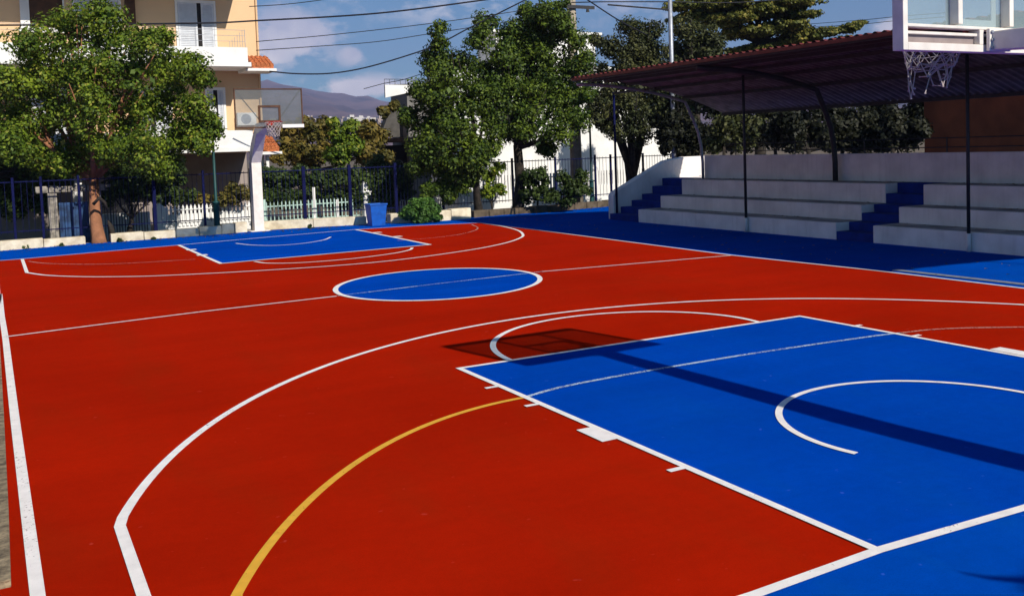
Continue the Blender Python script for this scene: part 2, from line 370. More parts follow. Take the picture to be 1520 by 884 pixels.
ccs = [_c+np.array([math.cos(a), math.sin(a)])*q for a, q in zip(_tt, _B(_tt)@_s)]
cc2 = np.mean(np.array(ccs), 0)
# smooth to a true ellipse-like ring
key.add([(p[0], p[1], .006) for p in ccs], [tuple(range(len(ccs)))])
struct(key.build('blue_court_surface', BLUE))

ln = MB(); Zl = .010
ribbon(ln, [p+np.array([0, 0, 0]) for p in [G(0, 437), G(3, 470), G(8.5, 505), G(22, 620), G(38, 745), G(56, 884)]]+[G(56, 884)+np.array([.0, -2, 0])], .075, Zl)
lf = G(33, 384.5)
ribbon(ln, [np.array([-6.62, 23.6]), np.array([-6.62, 15.]), G(0, 437)], .06, Zl)
ribbon(ln, [FBL]+BL, .06, Zl)
ribbon(ln, RSL2, .06, Zl)
ribbon(ln, BLn, .072, Zl)
ribbon(ln, [K[0], K[1], K[2], K[4]], .064, Zl+.001)
ribbon(ln, [fk[0], fk[1], fk[2], fk[3]], .09, Zl+.001)
ribbon(ln, [G(8, 500.5), G(150, 482), G(300, 463), G(500, 440)], .055, Zl)
ribbon(ln, [G(805, 403.5), G(950, 391), G(1085, 379.5)], .05, Zl)
ribbon(ln, ccs, .09, Zl+.002, True)
n3 = [(178, 782), (200, 735), (228, 700), (285, 653), (350, 611), (425, 568), (500, 535), (600, 507), (700, 485), (800, 469.5), (900, 459), (1000, 449.5), (1100, 444), (1180, 443), (1300, 445.5), (1420, 449), (1520, 452.5)]
P3 = arc([G(*p) for p in n3], (0, 1.56), 5); e3 = np.array([P3[-1]+np.array([.25, -.55]), P3[-1]+np.array([.5, -1.5]), P3[-1]+np.array([.55, -4.4])])
st = [G(213, 884), G(178, 782)]; sd = (st[0]-st[1])/np.linalg.norm(st[0]-st[1])
ribbon(ln, [np.array(st[1][:2]+sd[:2]*2.95), st[1]]+P3[1:]+list(e3), .07, Zl)
ft = [(757, 535.5), (741, 526), (732, 513), (738, 502), (755, 492), (784, 482), (830, 473.5), (890, 466.5), (950, 463.5), (1010, 463.5), (1070, 468.5), (1125, 478.5)]
ribbon(ln, arc([G(*p) for p in ft], (0, 5.72), 4), .07, Zl)
nc = [(1272, 674), (1210, 658), (1178, 641), (1160, 622), (1157, 608), (1167, 596), (1200, 582), (1245, 572.5), (1300, 567), (1350, 566.5), (1420, 570.5), (1470, 576), (1520, 583.5)]
PN = arc([G(*p) for p in nc], (0, 1.55), 4); ribbon(ln, PN+[PN[-1]+np.array([.04, -.45])], .06, Zl+.002)
# lane marks near
def lane_mark(a, b, w): ribbon(ln, [a, b], w, Zl+.002)
ldir = (K[1]-K[0])/np.linalg.norm(K[1]-K[0]); lnrm = np.array([-abs(ldir[1]), ldir[0]*np.sign(ldir[1]), 0]); lnrm = np.array([-ldir[1], ldir[0], 0]); 
if lnrm[0] > 0: lnrm = -lnrm
def onl(px): g_ = G(*px); return K[0]+ldir*((g_-K[0])@ldir)
for px in [(1012, 696), (797, 601), (735, 575)]:
    q = onl(px); lane_mark(q, q+lnrm*.16, .06)
q = (onl((913, 655))+onl((866, 636)))/2; lane_mark(q+lnrm*.0, q+lnrm*.17, .4)
rn = -lnrm
for px in [(1265, 485.5), (1352, 500.5)]:
    q = G(*px); lane_mark(q, q+rn*.16, .06)
q = G(1492, 524.5); lane_mark(q+rn*.02, q+rn*.2, .4)
# far markings
f3 = [(33, 385), (40, 405), (70, 409), (120, 411), (180, 411), (240, 409.5), (360, 403.5), (500, 394.5), (600, 385), (700, 371), (750, 361), (773, 353), (776, 348), (768, 342), (745, 336), (718, 332)]
ribbon(ln, [G(*f3[0]), G(*f3[1])]+spline([G(*p) for p in f3[1:]])[1:], .07, Zl)
ff = [(378, 388.5), (400, 391), (450, 390), (520, 384.5), (580, 377), (607, 371.5), (612, 368)]
ribbon(ln, spline([G(*p) for p in ff]), .07, Zl)
fn = [(350, 361.5), (375, 364), (410, 364.5), (450, 361.5), (480, 356.5), (491, 352)]
ribbon(ln, spline([G(*p) for p in fn]), .055, Zl)
for a in ((284, 371), (300, 379), (560, 345.5), (590, 351.5)):
    q = G(*a); ribbon(ln, [q-np.array([.12, 0, 0]), q+np.array([.12, 0, 0])], .25, Zl+.003)
struct(ln.build('white_court_lines', WHITE))
cl = MB(); ribbon(cl, [G(501, 439.5), G(650, 421.5), G(805, 403.5)], .05, Zl)
yb = [(780, 590), (830, 576), (900, 562), (1000, 544.5), (1100, 528), (1200, 513), (1300, 499), (1338, 494.5)]
ribbon(cl, spline([G(*p) for p in yb]), .052, Zl-.001)
struct(cl.build('faded_court_lines', PALE))
yl = MB(); yn = [(352, 884), (385, 828), (430, 775), (480, 725), (540, 680), (595, 649), (650, 625), (710, 606), (776, 591)]
Y0 = arc([G(*p) for p in yn], (-.9, -.3), 4); ribbon(yl, [Y0[0]+np.array([-.12, -.5]), *Y0], .062, Zl-.001)
struct(yl.build('yellow_court_line', YELLOW))
ml = MB(); ribbon(ml, spline([G(*p) for p in [(1335, 495), (1380, 490), (1430, 487.5), (1520, 486)]]), .05, Zl-.001)
ribbon(ml, spline([G(*p) for p in [(42, 388), (60, 390.5), (90, 392), (140, 392.5), (200, 390.5), (290, 385)]]), .05, Zl-.001)
ribbon(ml, spline([G(*p) for p in [(590, 357.5), (640, 353.5), (680, 348.5), (704, 342.5), (709, 338), (700, 333.5)]]), .05, Zl-.001)
struct(ml.build('faded_far_lines', MAUVE))
# drain channel beside the right sideline
dr = MB(); a = G(1322, 402.0); b = G(1520, 424.5)
dd = (b-a)/np.linalg.norm(b-a); n_ = np.array([-dd[1], dd[0], 0]); n_ = n_ if n_[0] > 0 else -n_
for i in range(210):
    c = a+dd*(i*.05)+n_*.11; dr.bar((*(c-n_*.055)[:2], .006), (*(c+n_*.055)[:2], .006), .028, .016)
dr.bar((*(a+n_*.045)[:2], .005), (*(a+dd*10.5+n_*.045)[:2], .005), .014, .02); dr.bar((*(a+n_*.175)[:2], .005), (*(a+dd*10.5+n_*.175)[:2], .005), .014, .02)
tag(dr.build('drain_grate', GALV), 'narrow slotted metal drain grate running beside the right sideline', 'drain')
# concrete ledge at the left edge
lg = MB(); z = .05
pl = [G(16, 858, z), G(12.5, 750, z), G(6, 620, z), G(0, 510, z)]
pts = [(p[0], p[1]) for p in pl]; pts = pts+[(-7.5, pts[-1][1]), (-7.5, pts[0][1]-.02)]
lg.prism(pts, 2, .0, z)
tag(lg.build('concrete_ledge', mat('rough_ledge', (.27, .21, .13), 1, .3, 14, .9, 45, col2=(.10, .075, .05)), bevel=.006), 'low rough beige concrete strip along the left edge of the red court', 'ledge')

# ------------------------------------------------------------------ leaves
def leaves(name, m, blobs, leaf=.12, clump=.30, dens=1.0, per=46, parent=None, aspect=.62, upb=.35, seed=0, core=True, flat=1.0):
    r = np.random.default_rng(seed+5); P = []; Nn = []; SZ = []; dens = dens*1.45; per = int(per*1.2)
    for (c, rad) in blobs:
        c = np.array(c); rad = np.array(rad if hasattr(rad, '__len__') else (rad,)*3, float); Rm = rad.mean()
        cr_ = min(clump, Rm*.6); nC = max(3, int(dens*3.0*(Rm/cr_)**2))
        d = r.normal(size=(nC, 3)); d /= np.linalg.norm(d, axis=1)[:, None]
        rr = r.uniform(.42, 1.0, nC)**.6
        cc_ = c+d*rr[:, None]*np.maximum(rad-cr_*.55, .05)*r.uniform(.85, 1.12, nC)[:, None]
        for k in range(nC):
            s = cr_*r.uniform(.6, 1.25); n = int(per*(s/cr_)**2)+6
            e = r.normal(size=(n, 3)); e /= np.linalg.norm(e, axis=1)[:, None]
            q = e*(r.uniform(.2, 1.12, n)**.6)[:, None]*s; q[:, 2] *= flat*.8
            if k == 0:
                nk = int(70*(Rm/.8)**2*dens); e2 = r.normal(size=(nk, 3)); e2 /= np.linalg.norm(e2, axis=1)[:, None]
                P.append(c+e2*(r.uniform(0, .72, nk)[:, None])*rad); Nn.append(r.normal(size=(nk, 3))); SZ.append(np.full(nk, 1.9))
            SZ.append(np.ones(n))
            P.append(cc_[k]+q); Nn.append(e*1.15+r.normal(size=(n, 3))*.42+np.array([0, 0, upb]))
    P = np.concatenate(P); Nn = np.concatenate(Nn); Nn /= np.linalg.norm(Nn, axis=1)[:, None]; n = len(P)
    t = r.normal(size=(n, 3)); a = np.cross(Nn, t); a /= np.linalg.norm(a, axis=1)[:, None]; b = np.cross(Nn, a)
    s = leaf*1.12*r.uniform(.6, 1.25, n)[:, None]*np.concatenate(SZ)[:, None]
    V = np.stack([P-a*s*.5, P-b*s*.5*aspect-Nn*s*.08, P+a*s*.5, P+b*s*.5*aspect-Nn*s*.08], 1).reshape(-1, 3)
    me = bpy.data.meshes.new(name); me.vertices.add(4*n); me.vertices.foreach_set('co', V.ravel().astype(np.float32))
    me.loops.add(4*n); me.loops.foreach_set('vertex_index', np.arange(4*n, dtype=np.int32))
    me.polygons.add(n); me.polygons.foreach_set('loop_start', np.arange(0, 4*n, 4, dtype=np.int32)); me.polygons.foreach_set('loop_total', np.full(n, 4, dtype=np.int32))
    me.materials.append(m); me.update(); me.validate()
    o = bpy.data.objects.new(name, me); COL.objects.link(o)
    if parent is not None: o.parent = parent; o.matrix_parent_inverse = Matrix.Translation(parent.location).inverted()
    return o
def blobs(D, L, deep=.9, jit=.25, seed=1):
    """crown masses: (px, py, radius px [, ry px]) at depth D"""
    r = random.Random(seed); o = []
    for b in L:
        px, py, rp = b[:3]; ry = b[3] if len(b) > 3 else rp
        dd_ = D + r.uniform(-jit, jit)*rp/F*D*2; k = dd_/F
        c = onD(px, py, dd_); o.append((c, (rp*k, rp*k*deep, ry*k)))
    return o
def tree(name, label, base, top, rad, m, bk, bl, group=None, limbs=6, leaf=.12, clump=.3, dens=1., per=46, seed=0, cat='tree', stem='trunk', lean=None, **kw):
    base = np.array(base, float); t = empty(name, tuple(base), label, cat, group)
    mb = MB(); top = np.array(top, float); r = random.Random(seed)
    mid = (base+top)/2+np.array([r.uniform(-.08, .08), r.uniform(-.08, .08), 0]) if lean is None else (base+top)/2+np.array(lean)
    mb.tube([base-np.array([0, 0, .15]), base+np.array([0, 0, .12]), base*.75+top*.25+(mid-(base+top)/2)*.7, mid, top], [rad*1.5, rad*1.15, rad, rad*.9, rad*.75], 12)
    bb = sorted(bl, key=lambda b: -max(b[1]))[:limbs]
    for (c, rr) in bb:
        m2 = (top+np.array(c))/2+np.array([0, 0, -.15]); mb.tube([top-np.array([0, 0, .1]), m2, c], [rad*.6, rad*.35, rad*.12], 7)
        for q in range(3):
            e = np.array(c)+np.array([r.uniform(-1, 1), r.uniform(-1, 1), r.uniform(-.2, 1)])*np.array(rr)*.8
            mb.tube([m2, (m2+e)/2+np.array([0, 0, .1]), e], [rad*.3, rad*.18, rad*.06], 5)
    mb.build(stem, bk, t, smooth=True)
    leaves('crown', m, bl, leaf, clump, dens, per, t, seed=seed, **kw)
    return t

# ---- big tree on the left
big = [(45, 70, 38), (100, 40, 42), (150, 22, 34), (165, 60, 42), (70, 110, 48), (20, 120, 40), (215, 62, 32), (240, 55, 22), (195, 105, 46), (130, 105, 46), (255, 100, 40), (285, 98, 28), (300, 118, 20),
       (20, 170, 46), (75, 170, 50), (135, 165, 50), (195, 165, 50), (250, 150, 44), (290, 160, 30), (310, 186, 24), (290, 195, 36), (15, 215, 40), (60, 225, 42), (115, 220, 44), (165, 222, 40), (215, 222, 44), (262, 215, 40), (300, 212, 24), (-30, 140, 50), (-40, 200, 45), (240, 250, 26), (140, 245, 26), (90, 245, 24)]
tree('broadleaf_tree', 'large round green tree in front of the cream apartment block, bare reddish trunk', G(147, 360), onD(139, 262, 29.0), .165, LG1, BARKR,
     blobs(28.8, big, 1.3, .85, 3), leaf=.10, clump=.42, dens=.80, per=120, seed=3, limbs=14)
t_ = bpy.data.objects['broadleaf_tree']
st_ = MB(); c = G(147, 360)
st_.tube([c+np.array([.42, .08, -.05]), c+np.array([.34, .06, .45]), c+np.array([.27, .0, .62])], [.09, .07, .02], 8); st_.tube([c+np.array([-.10, -.12, 1.12]), c+np.array([.06, -.22, 1.30]), c+np.array([.2, -.1, 1.15]), c+np.array([.26, -.05, .95])], [.05, .05, .05, .03], 8)
st_.build('dead_branch', BARK2, t_, smooth=True)
tree('street_tree', 'dark leafy tree at the far left behind the fence, beside the stone gate', (-9.2, 30.5, -.6), (-9.0, 30.4, 2.2), .16, LG6, BARK2,
     blobs(31.5, [(0, 250, 44), (40, 262, 34), (-30, 290, 40), (20, 300, 34), (60, 300, 22), (90, 258, 30), (45, 225, 40)], 1, .4, 4), leaf=.14, clump=.32, seed=4, per=50)
tree('orange_tree', 'small dark tree with a forked trunk standing on the kerb right of the big trunk', onY(193, 343, 28.0), onY(195, 318, 28.0), .07, LG6, BARK2,
     blobs(29.6, [(180, 262, 26), (215, 262, 28), (165, 285, 22), (195, 283, 26), (228, 284, 20), (245, 268, 20)], 1, .3, 5), leaf=.12, clump=.28, seed=5, per=50)
for i, (L_, lab) in enumerate([([(258, 262, 22), (262, 290, 16), (285, 292, 15), (240, 292, 16)], 'loose shrub growing behind the white picket fence under the big tree'),
                       ([(300, 296, 13), (330, 296, 13), (350, 292, 15), (362, 284, 13), (345, 282, 12)], 'low green shrub behind white pickets beside the left hoop column')]):
    tree('garden_shrub', lab, onY(L_[0][0], 320, 31.8), onY(L_[0][0], 305, 31.8), .04, [LG6, LG4][i], BARK2, blobs(33.2, L_, 1, .3, 6+i), leaf=.11, clump=.22, seed=6+i, limbs=3, cat='shrub', stem='stem')

# ------------------------------------------------------------------ far kerb wall
kb = [(-70, 377), (0, 372), (128, 362)], [(165, 359.5), (262, 352), (330, 347), (368, 344)], [(384, 341), (545, 333)], [(580, 331.5), (640, 329), (700, 324)]
tb = [(-70, 363), (0, 357.5), (128, 351)], [(165, 346), (262, 341.5), (330, 333.5), (368, 329)], [(384, 330), (545, 321)], [(580, 317), (640, 314), (700, 308)]
kw = MB()
for P_, T_ in zip(kb, tb):
    for i in range(len(P_)-1):
        a, b = G(*P_[i]), G(*P_[i+1]); za = onY(*T_[i], a[1])[2]; zb = onY(*T_[i+1], b[1])[2]
        n = max(2, int(abs(b[0]-a[0])/1.3)); 
        for k in range(n):
            u0, u1 = k/n, (k+1)/n-.012/abs(b[0]-a[0]); p = a+(b-a)*u0; q = a+(b-a)*u1; zz = za+(zb-za)*(u0+u1)/2+random.uniform(-.012, .012); o = random.uniform(-.012, .012)
            kw.add([(p[0], p[1]+o, -.1), (q[0], q[1]+o, -.1), (q[0], q[1]+.36, -.1), (p[0], p[1]+.36, -.1), (p[0], p[1]+o, zz), (q[0], q[1]+o, zz), (q[0], q[1]+.36, zz), (p[0], p[1]+.36, zz)],
                   [(0, 3, 2, 1), (4, 5, 6, 7), (0, 1, 5, 4), (1, 2, 6, 5), (2, 3, 7, 6), (3, 0, 4, 7)])
tag(kw.build('kerb_wall', STONE, bevel=.02), 'low whitewashed stone kerb wall behind the far baseline of the court', 'kerb wall')
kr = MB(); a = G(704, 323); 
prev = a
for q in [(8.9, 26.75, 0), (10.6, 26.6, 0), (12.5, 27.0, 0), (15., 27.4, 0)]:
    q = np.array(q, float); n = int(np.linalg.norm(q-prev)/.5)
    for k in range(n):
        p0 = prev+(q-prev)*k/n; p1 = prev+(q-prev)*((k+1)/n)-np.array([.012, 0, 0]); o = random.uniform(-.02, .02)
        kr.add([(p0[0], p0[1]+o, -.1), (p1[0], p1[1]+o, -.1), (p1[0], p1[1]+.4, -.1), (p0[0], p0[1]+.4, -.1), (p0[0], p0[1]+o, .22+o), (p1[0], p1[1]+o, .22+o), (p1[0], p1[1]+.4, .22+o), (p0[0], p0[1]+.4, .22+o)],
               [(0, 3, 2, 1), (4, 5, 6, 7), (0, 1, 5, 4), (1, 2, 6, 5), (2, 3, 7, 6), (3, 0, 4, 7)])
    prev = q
tag(kr.build('stone_edging', mat('edging_stone', (.12, .09, .06), 1, .2, 5, .5, 20), bevel=.02), 'brown stone edging with shade put into its colour, right end of the far kerb', 'kerb wall')  # dark brown colour stands in for shade on the edging blocks

# ------------------------------------------------------------------ blue fence
fence = empty('blue_railing_fence', (5, 27.75, 0), 'tall dark blue bar fence on the kerb behind the far baseline', 'fence')
FY = 27.75
postx = [onY(p, 300, FY)[0] for p in (-40, 20, 62, 118, 229, 303, 373, 452, 520, 588, 658, 706, 762, 826, 885, 908, 956, 1010)]
zt = 1.88
for i, x in enumerate(postx):
    w = .1 if i in (4, 7, 8, 9, 11) else .07
    MB().box(x-w/2, x+w/2, FY-w/2, FY+w/2, -.55, zt+.08).build('post', BMETAL, fence, bevel=.006)
for i in range(len(postx)-1):
    p = MB(); x0, x1 = postx[i]+.055, postx[i+1]-.055
    p.box(x0, x1, FY-.018, FY+.018, zt-.06, zt-.03); p.box(x0, x1, FY-.018, FY+.018, .42, .45)
    n = max(1, int((x1-x0)/.125))
    for k in range(1, n): x = x0+(x1-x0)*k/n; p.box(x-.0055, x+.0055, FY-.0055, FY+.0055, .36, zt)
    p.build('railing_panel', BMETAL, fence)

# ------------------------------------------------------------------ fences of the houses beyond the street
hf = empty('white_picket_fence', (-2, 30.8, -.6), 'white picket fence on a low white wall left of the far hoop column', 'fence')
HY = 30.8
def span(p0, p1, py0, py1, Y): a = onY(p0, py0, Y); b = onY(p1, py1, Y); return a, b
a, b = span(244, 372, 318, 318, HY)
MB().box(a[0], b[0], HY-.1, HY+.1, -.6, a[2]-.02).build('low_wall', WPAINT, hf, bevel=.01)
pk = MB(); zt2 = onY(300, 303, HY)[2]; zr = onY(300, 309, HY)[2]; pk.box(a[0], b[0], HY-.17, HY-.145, zr-.02, zr+.02); pk.box(a[0], b[0], HY-.17, HY-.145, a[2]-.3, a[2]-.26)
n = 22
for k in range(n):
    x = a[0]+(b[0]-a[0])*(k+.5)/n; pk.prism([(x-.035, a[2]-.42), (x+.035, a[2]-.42), (x+.035, zt2-.05), (x, zt2+.03), (x-.035, zt2-.05)], 1, HY-.145, HY-.125)
pk.build('pickets', WPAINT, hf)
c0 = onY(226, 300, HY); c1 = onY(244, 300, HY); zt3 = onY(235, 304, HY)[2]
gp = MB(); gp.prism([(c0[0], -.6), (c1[0], -.6), (c1[0], zt3-.1), ((c0[0]+c1[0])/2, zt3+.06), (c0[0], zt3-.1)], 1, HY-.22, HY+.15)
gp.build('gate_post', WPAINT, hf, bevel=.01)
a2, b2 = span(150, 222, 318, 318, HY)
wl = empty('white_garden_wall', (a2[0], HY, -.6), 'low white garden wall with thin rails, behind the forked small tree', 'wall')
MB().box(a2[0], b2[0], HY-.1, HY+.1, -.6, a2[2]).build('wall', WPAINT, wl, bevel=.01)
rl = MB()
for k in range(16): x = a2[0]+.1+(b2[0]-a2[0]-.2)*k/15; rl.box(x-.012, x+.012, HY-.16, HY-.14, .0-.4, a2[2]+.3)
rl.box(a2[0], b2[0], HY-.16, HY-.14, a2[2]+.22, a2[2]+.25); rl.build('railing', DMETAL, wl)
GY = 29.8
gf = empty('pale_green_fence', (3, GY, -.6), 'pale green picket fence between the far hoop and the white gate pillar', 'fence')
a, b = span(386, 536, 300, 300, GY); ztp = onY(460, 297, GY)[2]; zr1 = onY(460, 303, GY)[2]; zr2 = onY(460, 324, GY)[2]
pk = MB(); pk.box(a[0], b[0], GY-.02, GY+.02, zr1-.02, zr1+.02); pk.box(a[0], b[0], GY-.02, GY+.02, zr2-.02, zr2+.015)
for k in range(27):
    x = a[0]+(b[0]-a[0])*(k+.5)/27; pk.prism([(x-.02, zr2-.04), (x+.02, zr2-.04), (x+.02, ztp-.03), (x, ztp+.03), (x-.02, ztp-.03)], 1, GY-.04, GY-.02)
pk.build('pickets', GFENCE, gf)
for px, py in ((392, 296), (465, 278), (500, 296)):
    q = onY(px, py, GY); MB().box(q[0]-.045, q[0]+.045, GY-.05, GY+.045, -.6, q[2]).build('post', GFENCE if px < 400 else WPAINT, gf, bevel=.005)
MB().box(a[0], b[0], GY-.09, GY+.09, -.6, zr2-.1).build('low_wall', WPAINT, gf, bevel=.01)
q = onY(542, 268, 29.6); gpil = MB(); gpil.box(q[0]-.13, q[0]+.13, 29.45, 29.75, -.6, q[2]-.1); gpil.box(q[0]-.1, q[0]+.1, 29.48, 29.72, q[2]-.1, q[2]-.04); gpil.ball((q[0]+.02, 29.6, q[2]), .06)
gpil.box(q[0]-.16, q[0]+.16, 29.42, 29.78, q[2]-.42, q[2]-.36)
tag(gpil.build('gate_pillar', WPAINT, bevel=.01), 'white stepped gate pillar just left of the blue bin', 'pillar')
q = onY(568, 288, 30.2); gl = empty('globe_lamp', (q[0], 30.2, -.6), 'short garden lamp with a white globe, behind the blue bin', 'lamp')
MB().ball(q, .085, 8).build('globe', WPAINT, gl, smooth=True); MB().tube([(q[0], 30.2, -.6), (q[0], 30.2, q[2]-.08)], [.06, .04], 8).build('pole', CONC, gl, smooth=True)
# iron gate beside it
ig = MB(); a, b = span(571, 592, 300, 300, 30.3)
for k in range(9): x = a[0]+(b[0]-a[0])*k/8; ig.box(x-.012, x+.012, 30.29, 30.31, -.55, onY(580, 294, 30.3)[2])
for z in (-.4, .1, .5): ig.box(a[0], b[0], 30.28, 30.32, z, z+.03)
tag(ig.build('iron_gate', DMETAL), 'narrow dark iron gate between the blue bin and the round bush', 'gate')
a, b = span(592, 712, 296, 292, 30.4)
wf = empty('white_rail_fence', (a[0], 30.4, -.6), 'white railing on a low wall behind the round bush and the first middle tree', 'fence')
zt4 = onY(640, 293, 30.4)[2]; MB().box(a[0], b[0], 30.32, 30.5, -.6, zt4-.5).build('low_wall', WPAINT, wf, bevel=.01)
rr_ = MB(); rr_.box(a[0], b[0], 30.39, 30.41, zt4-.06, zt4-.03)
for k in range(34): x = a[0]+(b[0]-a[0])*(k+.5)/34; rr_.box(x-.014, x+.014, 30.39, 30.41, zt4-.5, zt4)
rr_.build('railing', WPAINT, wf)
a, b = span(678, 712, 240, 240, 31.5); zz = onY(690, 285, 31.5)[2]
tag(MB().box(a[0], b[0], 31.4, 31.7, -.6, zz).build('white_block_wall', WPAINT, bevel=.01), 'plain white wall block behind the shaded trunk of the first middle tree', 'wall')

# stone gate on the left
sg = empty('stone_gateway', (-6, 28.4, -.6), 'old stone gateway with pillar, lintel and blue metal door at the left under the trees', 'gate')
GYY = 28.6; LST = mat('grey_stone', (.30, .27, .23), 1, .3, 7, .6, 18)
a = onY(70, 290, GYY); b = onY(84, 290, GYY); zt_ = onY(80, 286, GYY)[2]
MB().box(a[0], b[0], GYY-.15, GYY+.15, -.6, zt_).build('pillar', LST, sg, bevel=.02)
a = onY(52, 280, GYY); b = onY(165, 280, GYY); z0, z1 = zt_, onY(110, 275, GYY)[2]
lt = MB(); n = 12
for k in range(n):
    x0 = a[0]+(b[0]-a[0])*k/n; x1 = a[0]+(b[0]-a[0])*(k+1)/n-.015; lt.box(x0, x1, GYY-.18+random.uniform(-.02, .02), GYY+.18, z0+.002, z1+random.uniform(-.02, .02))
lt.build('lintel', LST, sg, bevel=.02)
a = onY(87, 300, GYY); b = onY(131, 300, GYY); z1 = onY(110, 300, GYY)[2]
dr_ = MB().box(a[0], b[0], GYY-.03, GYY+.03, -.55, z1)
for k in range(8): x = a[0]+(b[0]-a[0])*(k+.5)/8; dr_.box(x-.02, x+.02, GYY-.05, GYY-.031, -.5, z1-.05)
dr_.build('metal_door', mat('door_blue', (.02, .06, .16), .5, .3, 6), sg)
a = onY(134, 300, GYY); b = onY(150, 300, GYY); MB().box(a[0], b[0], GYY-.15, GYY+.15, -.6, zt_).build('pillar', LST, sg, bevel=.02)

# ------------------------------------------------------------------ apartment block
WY, BY = 34.2, 32.35
apt = empty('apartment_building', (-4, WY, -.6), 'cream rendered apartment block with white balconies and shutters behind the big left tree', 'building')
xr = onY(386, 100, WY)[0]
w = MB(); w.box(-22, xr, WY, WY+11, 2.5, 14.5); w.build('wall', CREAM, apt)
gf_ = MB(); gf_.box(-22, xr-3.2, WY+.6, WY+10, -.6, 2.497); gf_.box(xr-3.2, xr, WY+3, WY+10, -.6, 2.497)
gf_.build('ground_floor_wall', mat('ground_floor_grey', (.32, .27, .25), .9, .08, 2), apt)
q0 = onY(384, 260, WY-.8); q1 = onY(393.5, 260, WY-.8); MB().box(q0[0], q1[0], WY-.8, WY-.45, -.6, 2.56).build('pillar', WPAINT, apt, bevel=.01); MB().box(-4.2, -3.9, WY-.6, WY-.3, -.6, 2.56).build('pillar', WPAINT, apt, bevel=.01)
def balcony(zb, zp, xe, rail=True):
    MB().box(-22, xe+.1, BY-.06, WY-.003, zb-.02, zb+.14).build('balcony_slab', WPAINT, apt, bevel=.01)
    pr = MB().box(-22, xe, BY, BY+.12, zb+.141, zp); pr.box(xe-.12, xe, BY+.121, WY-.003, zb+.141, zp)
    o = pr.build('balcony_parapet', WPAINT, apt, bevel=.008)
    if rail:
        r_ = MB(); 
        for h in (.22, .42, .62): r_.tube([(-22, BY+.06, zp+h), (xe-.06, BY+.06, zp+h)], .008, 6)
        for k in range(14): r_.tube([(xe-.06-1.7*k, BY+.06, zp), (xe-.06-1.7*k, BY+.06, zp+.64)], .011, 6)
        for k in range(6): r_.tube([(xe-.15-.09*k, BY+.06, zp), (xe-.15-.09*k, BY+.06, zp+.12+.5*(1-k/6))], .008, 5)
        r_.build('balcony_railing', GALV, apt)
xe2 = onY(368, 85, BY)[0]; zb2 = onY(330, 98, BY)[2]; zp2 = onY(330, 70, BY)[2]
balcony(zb2, zp2, xe2)
xe1 = onY(376, 210, BY)[0]; zb1 = onY(330, 225, BY)[2]; zp1 = onY(330, 194, BY)[2]
balcony(zb1, zp1, xe1, False)
MB().box(-22, xe2+.1, BY-.32, WY-.003, zb2+3.04, zb2+3.2).build('balcony_slab', WPAINT, apt)
def shutter_door(px0, px1, z0, z1, gap=None, m=SHUT):
    a = onY(px0, 60, WY)[0]; b = onY(px1, 60, WY)[0]
    f = MB(); f.box(a, a+.08, WY-.06, WY-.001, z0, z1); f.box(b-.08, b, WY-.06, WY-.001, z0, z1); f.box(a, b, WY-.062, WY-.002, z1, z1+.1)
    fo = f.build('shutter_frame', WPAINT, apt)
    c = (a+b)/2 if gap is None else onY(gap, 60, WY)[0]; g_ = .07
    MB().box(c-g_, c+g_, WY-.02, WY-.001, z0, z1).build('door_gap', DARKIN, fo)
    for (x0, x1) in ((a+.09, c-g_-.005), (c+g_+.005, b-.09)):
        s = MB(); s.box(x0, x1, WY-.03, WY-.001, z0, z1)
        for (e0, e1) in ((x0, x0+.06), (x1-.06, x1)): s.box(e0, e1, WY-.06, WY-.031, z0, z1)
        for h in (z0, z0+(z1-z0)*.48, z1-.08): s.box(x0+.06, x1-.06, WY-.06, WY-.031, h, h+.08)
        k = z0+.1
        while k < z1-.12: s.box(x0+.06, x1-.06, WY-.05, WY-.031, k, k+.03); k += .065
        s.build('shutter', m, fo)
shutter_door(262, 322, zb2+.14, zb2+2.45, 297)
shutter_door(110, 182, zb2+.14, zb2+2.45)
shutter_door(300, 330, zb1+.14, zb1+2.3)
shutter_door(190, 250, zb1+.14, zb1+2.3); shutter_door(40, 100, zb1+.14, zb1+2.3)
a = onY(185, 10, WY)[0]; b = onY(200, 10, WY)[0]; MB().box(a, b, WY-.12, WY-.001, zb2+1.3, 9).build('awning_box', BROWN, apt)
a = onY(29, 10, WY)[0]; b = onY(95, 10, WY)[0]; zs = onY(60, 42, WY)[2]
f = MB(); f.box(a, a+.28, WY-.1, WY-.001, zs, 9); f.box(b-.05, b, WY-.1, WY-.001, zs, 9); f.box(a-.05, b+.05, WY-.16, WY-.001, zs-.16, zs-.002)
fo = f.build('window_frame', WPAINT, apt); MB().box(a+.285, b-.055, WY-.03, WY-.002, zs, 9).build('window_pane', BROWN, fo)
def tiles(x0, x1, y0, y1, z0, z1, nm):
    m = MB(); n = max(3, int((x1-x0)/.14)); 
    for k in range(n):
        x = x0+(x1-x0)*(k+.5)/n
        for j in range(4):
            ya, yb = y0+(y1-y0)*j/4-.03, y0+(y1-y0)*(j+1)/4; za, zb = z0+(z1-z0)*j/4+.02, z0+(z1-z0)*(j+1)/4
            m.tube([(x, ya, za), (x, yb, zb)], [.085, .07], 8)
    m.prism([(y0, z0-.1), (y1, z0-.1), (y1, z1-.02), (y0, z0-.02)], 0, x0, x1)
    return m.build(nm, TILE, apt)
a = onY(373, 95, 33)[0]; b = onY(405, 95, 33)[0]; z0 = onY(390, 98, 33)[2]; z1 = onY(390, 84, 33.6)[2]
tiles(a, b, 32.9, 33.9, z0, z1, 'tiled_canopy'); MB().box(a-.25, b+.08, 32.8, 34.1, z0-.2, z0-.101).build('canopy_slab', WPAINT, apt)
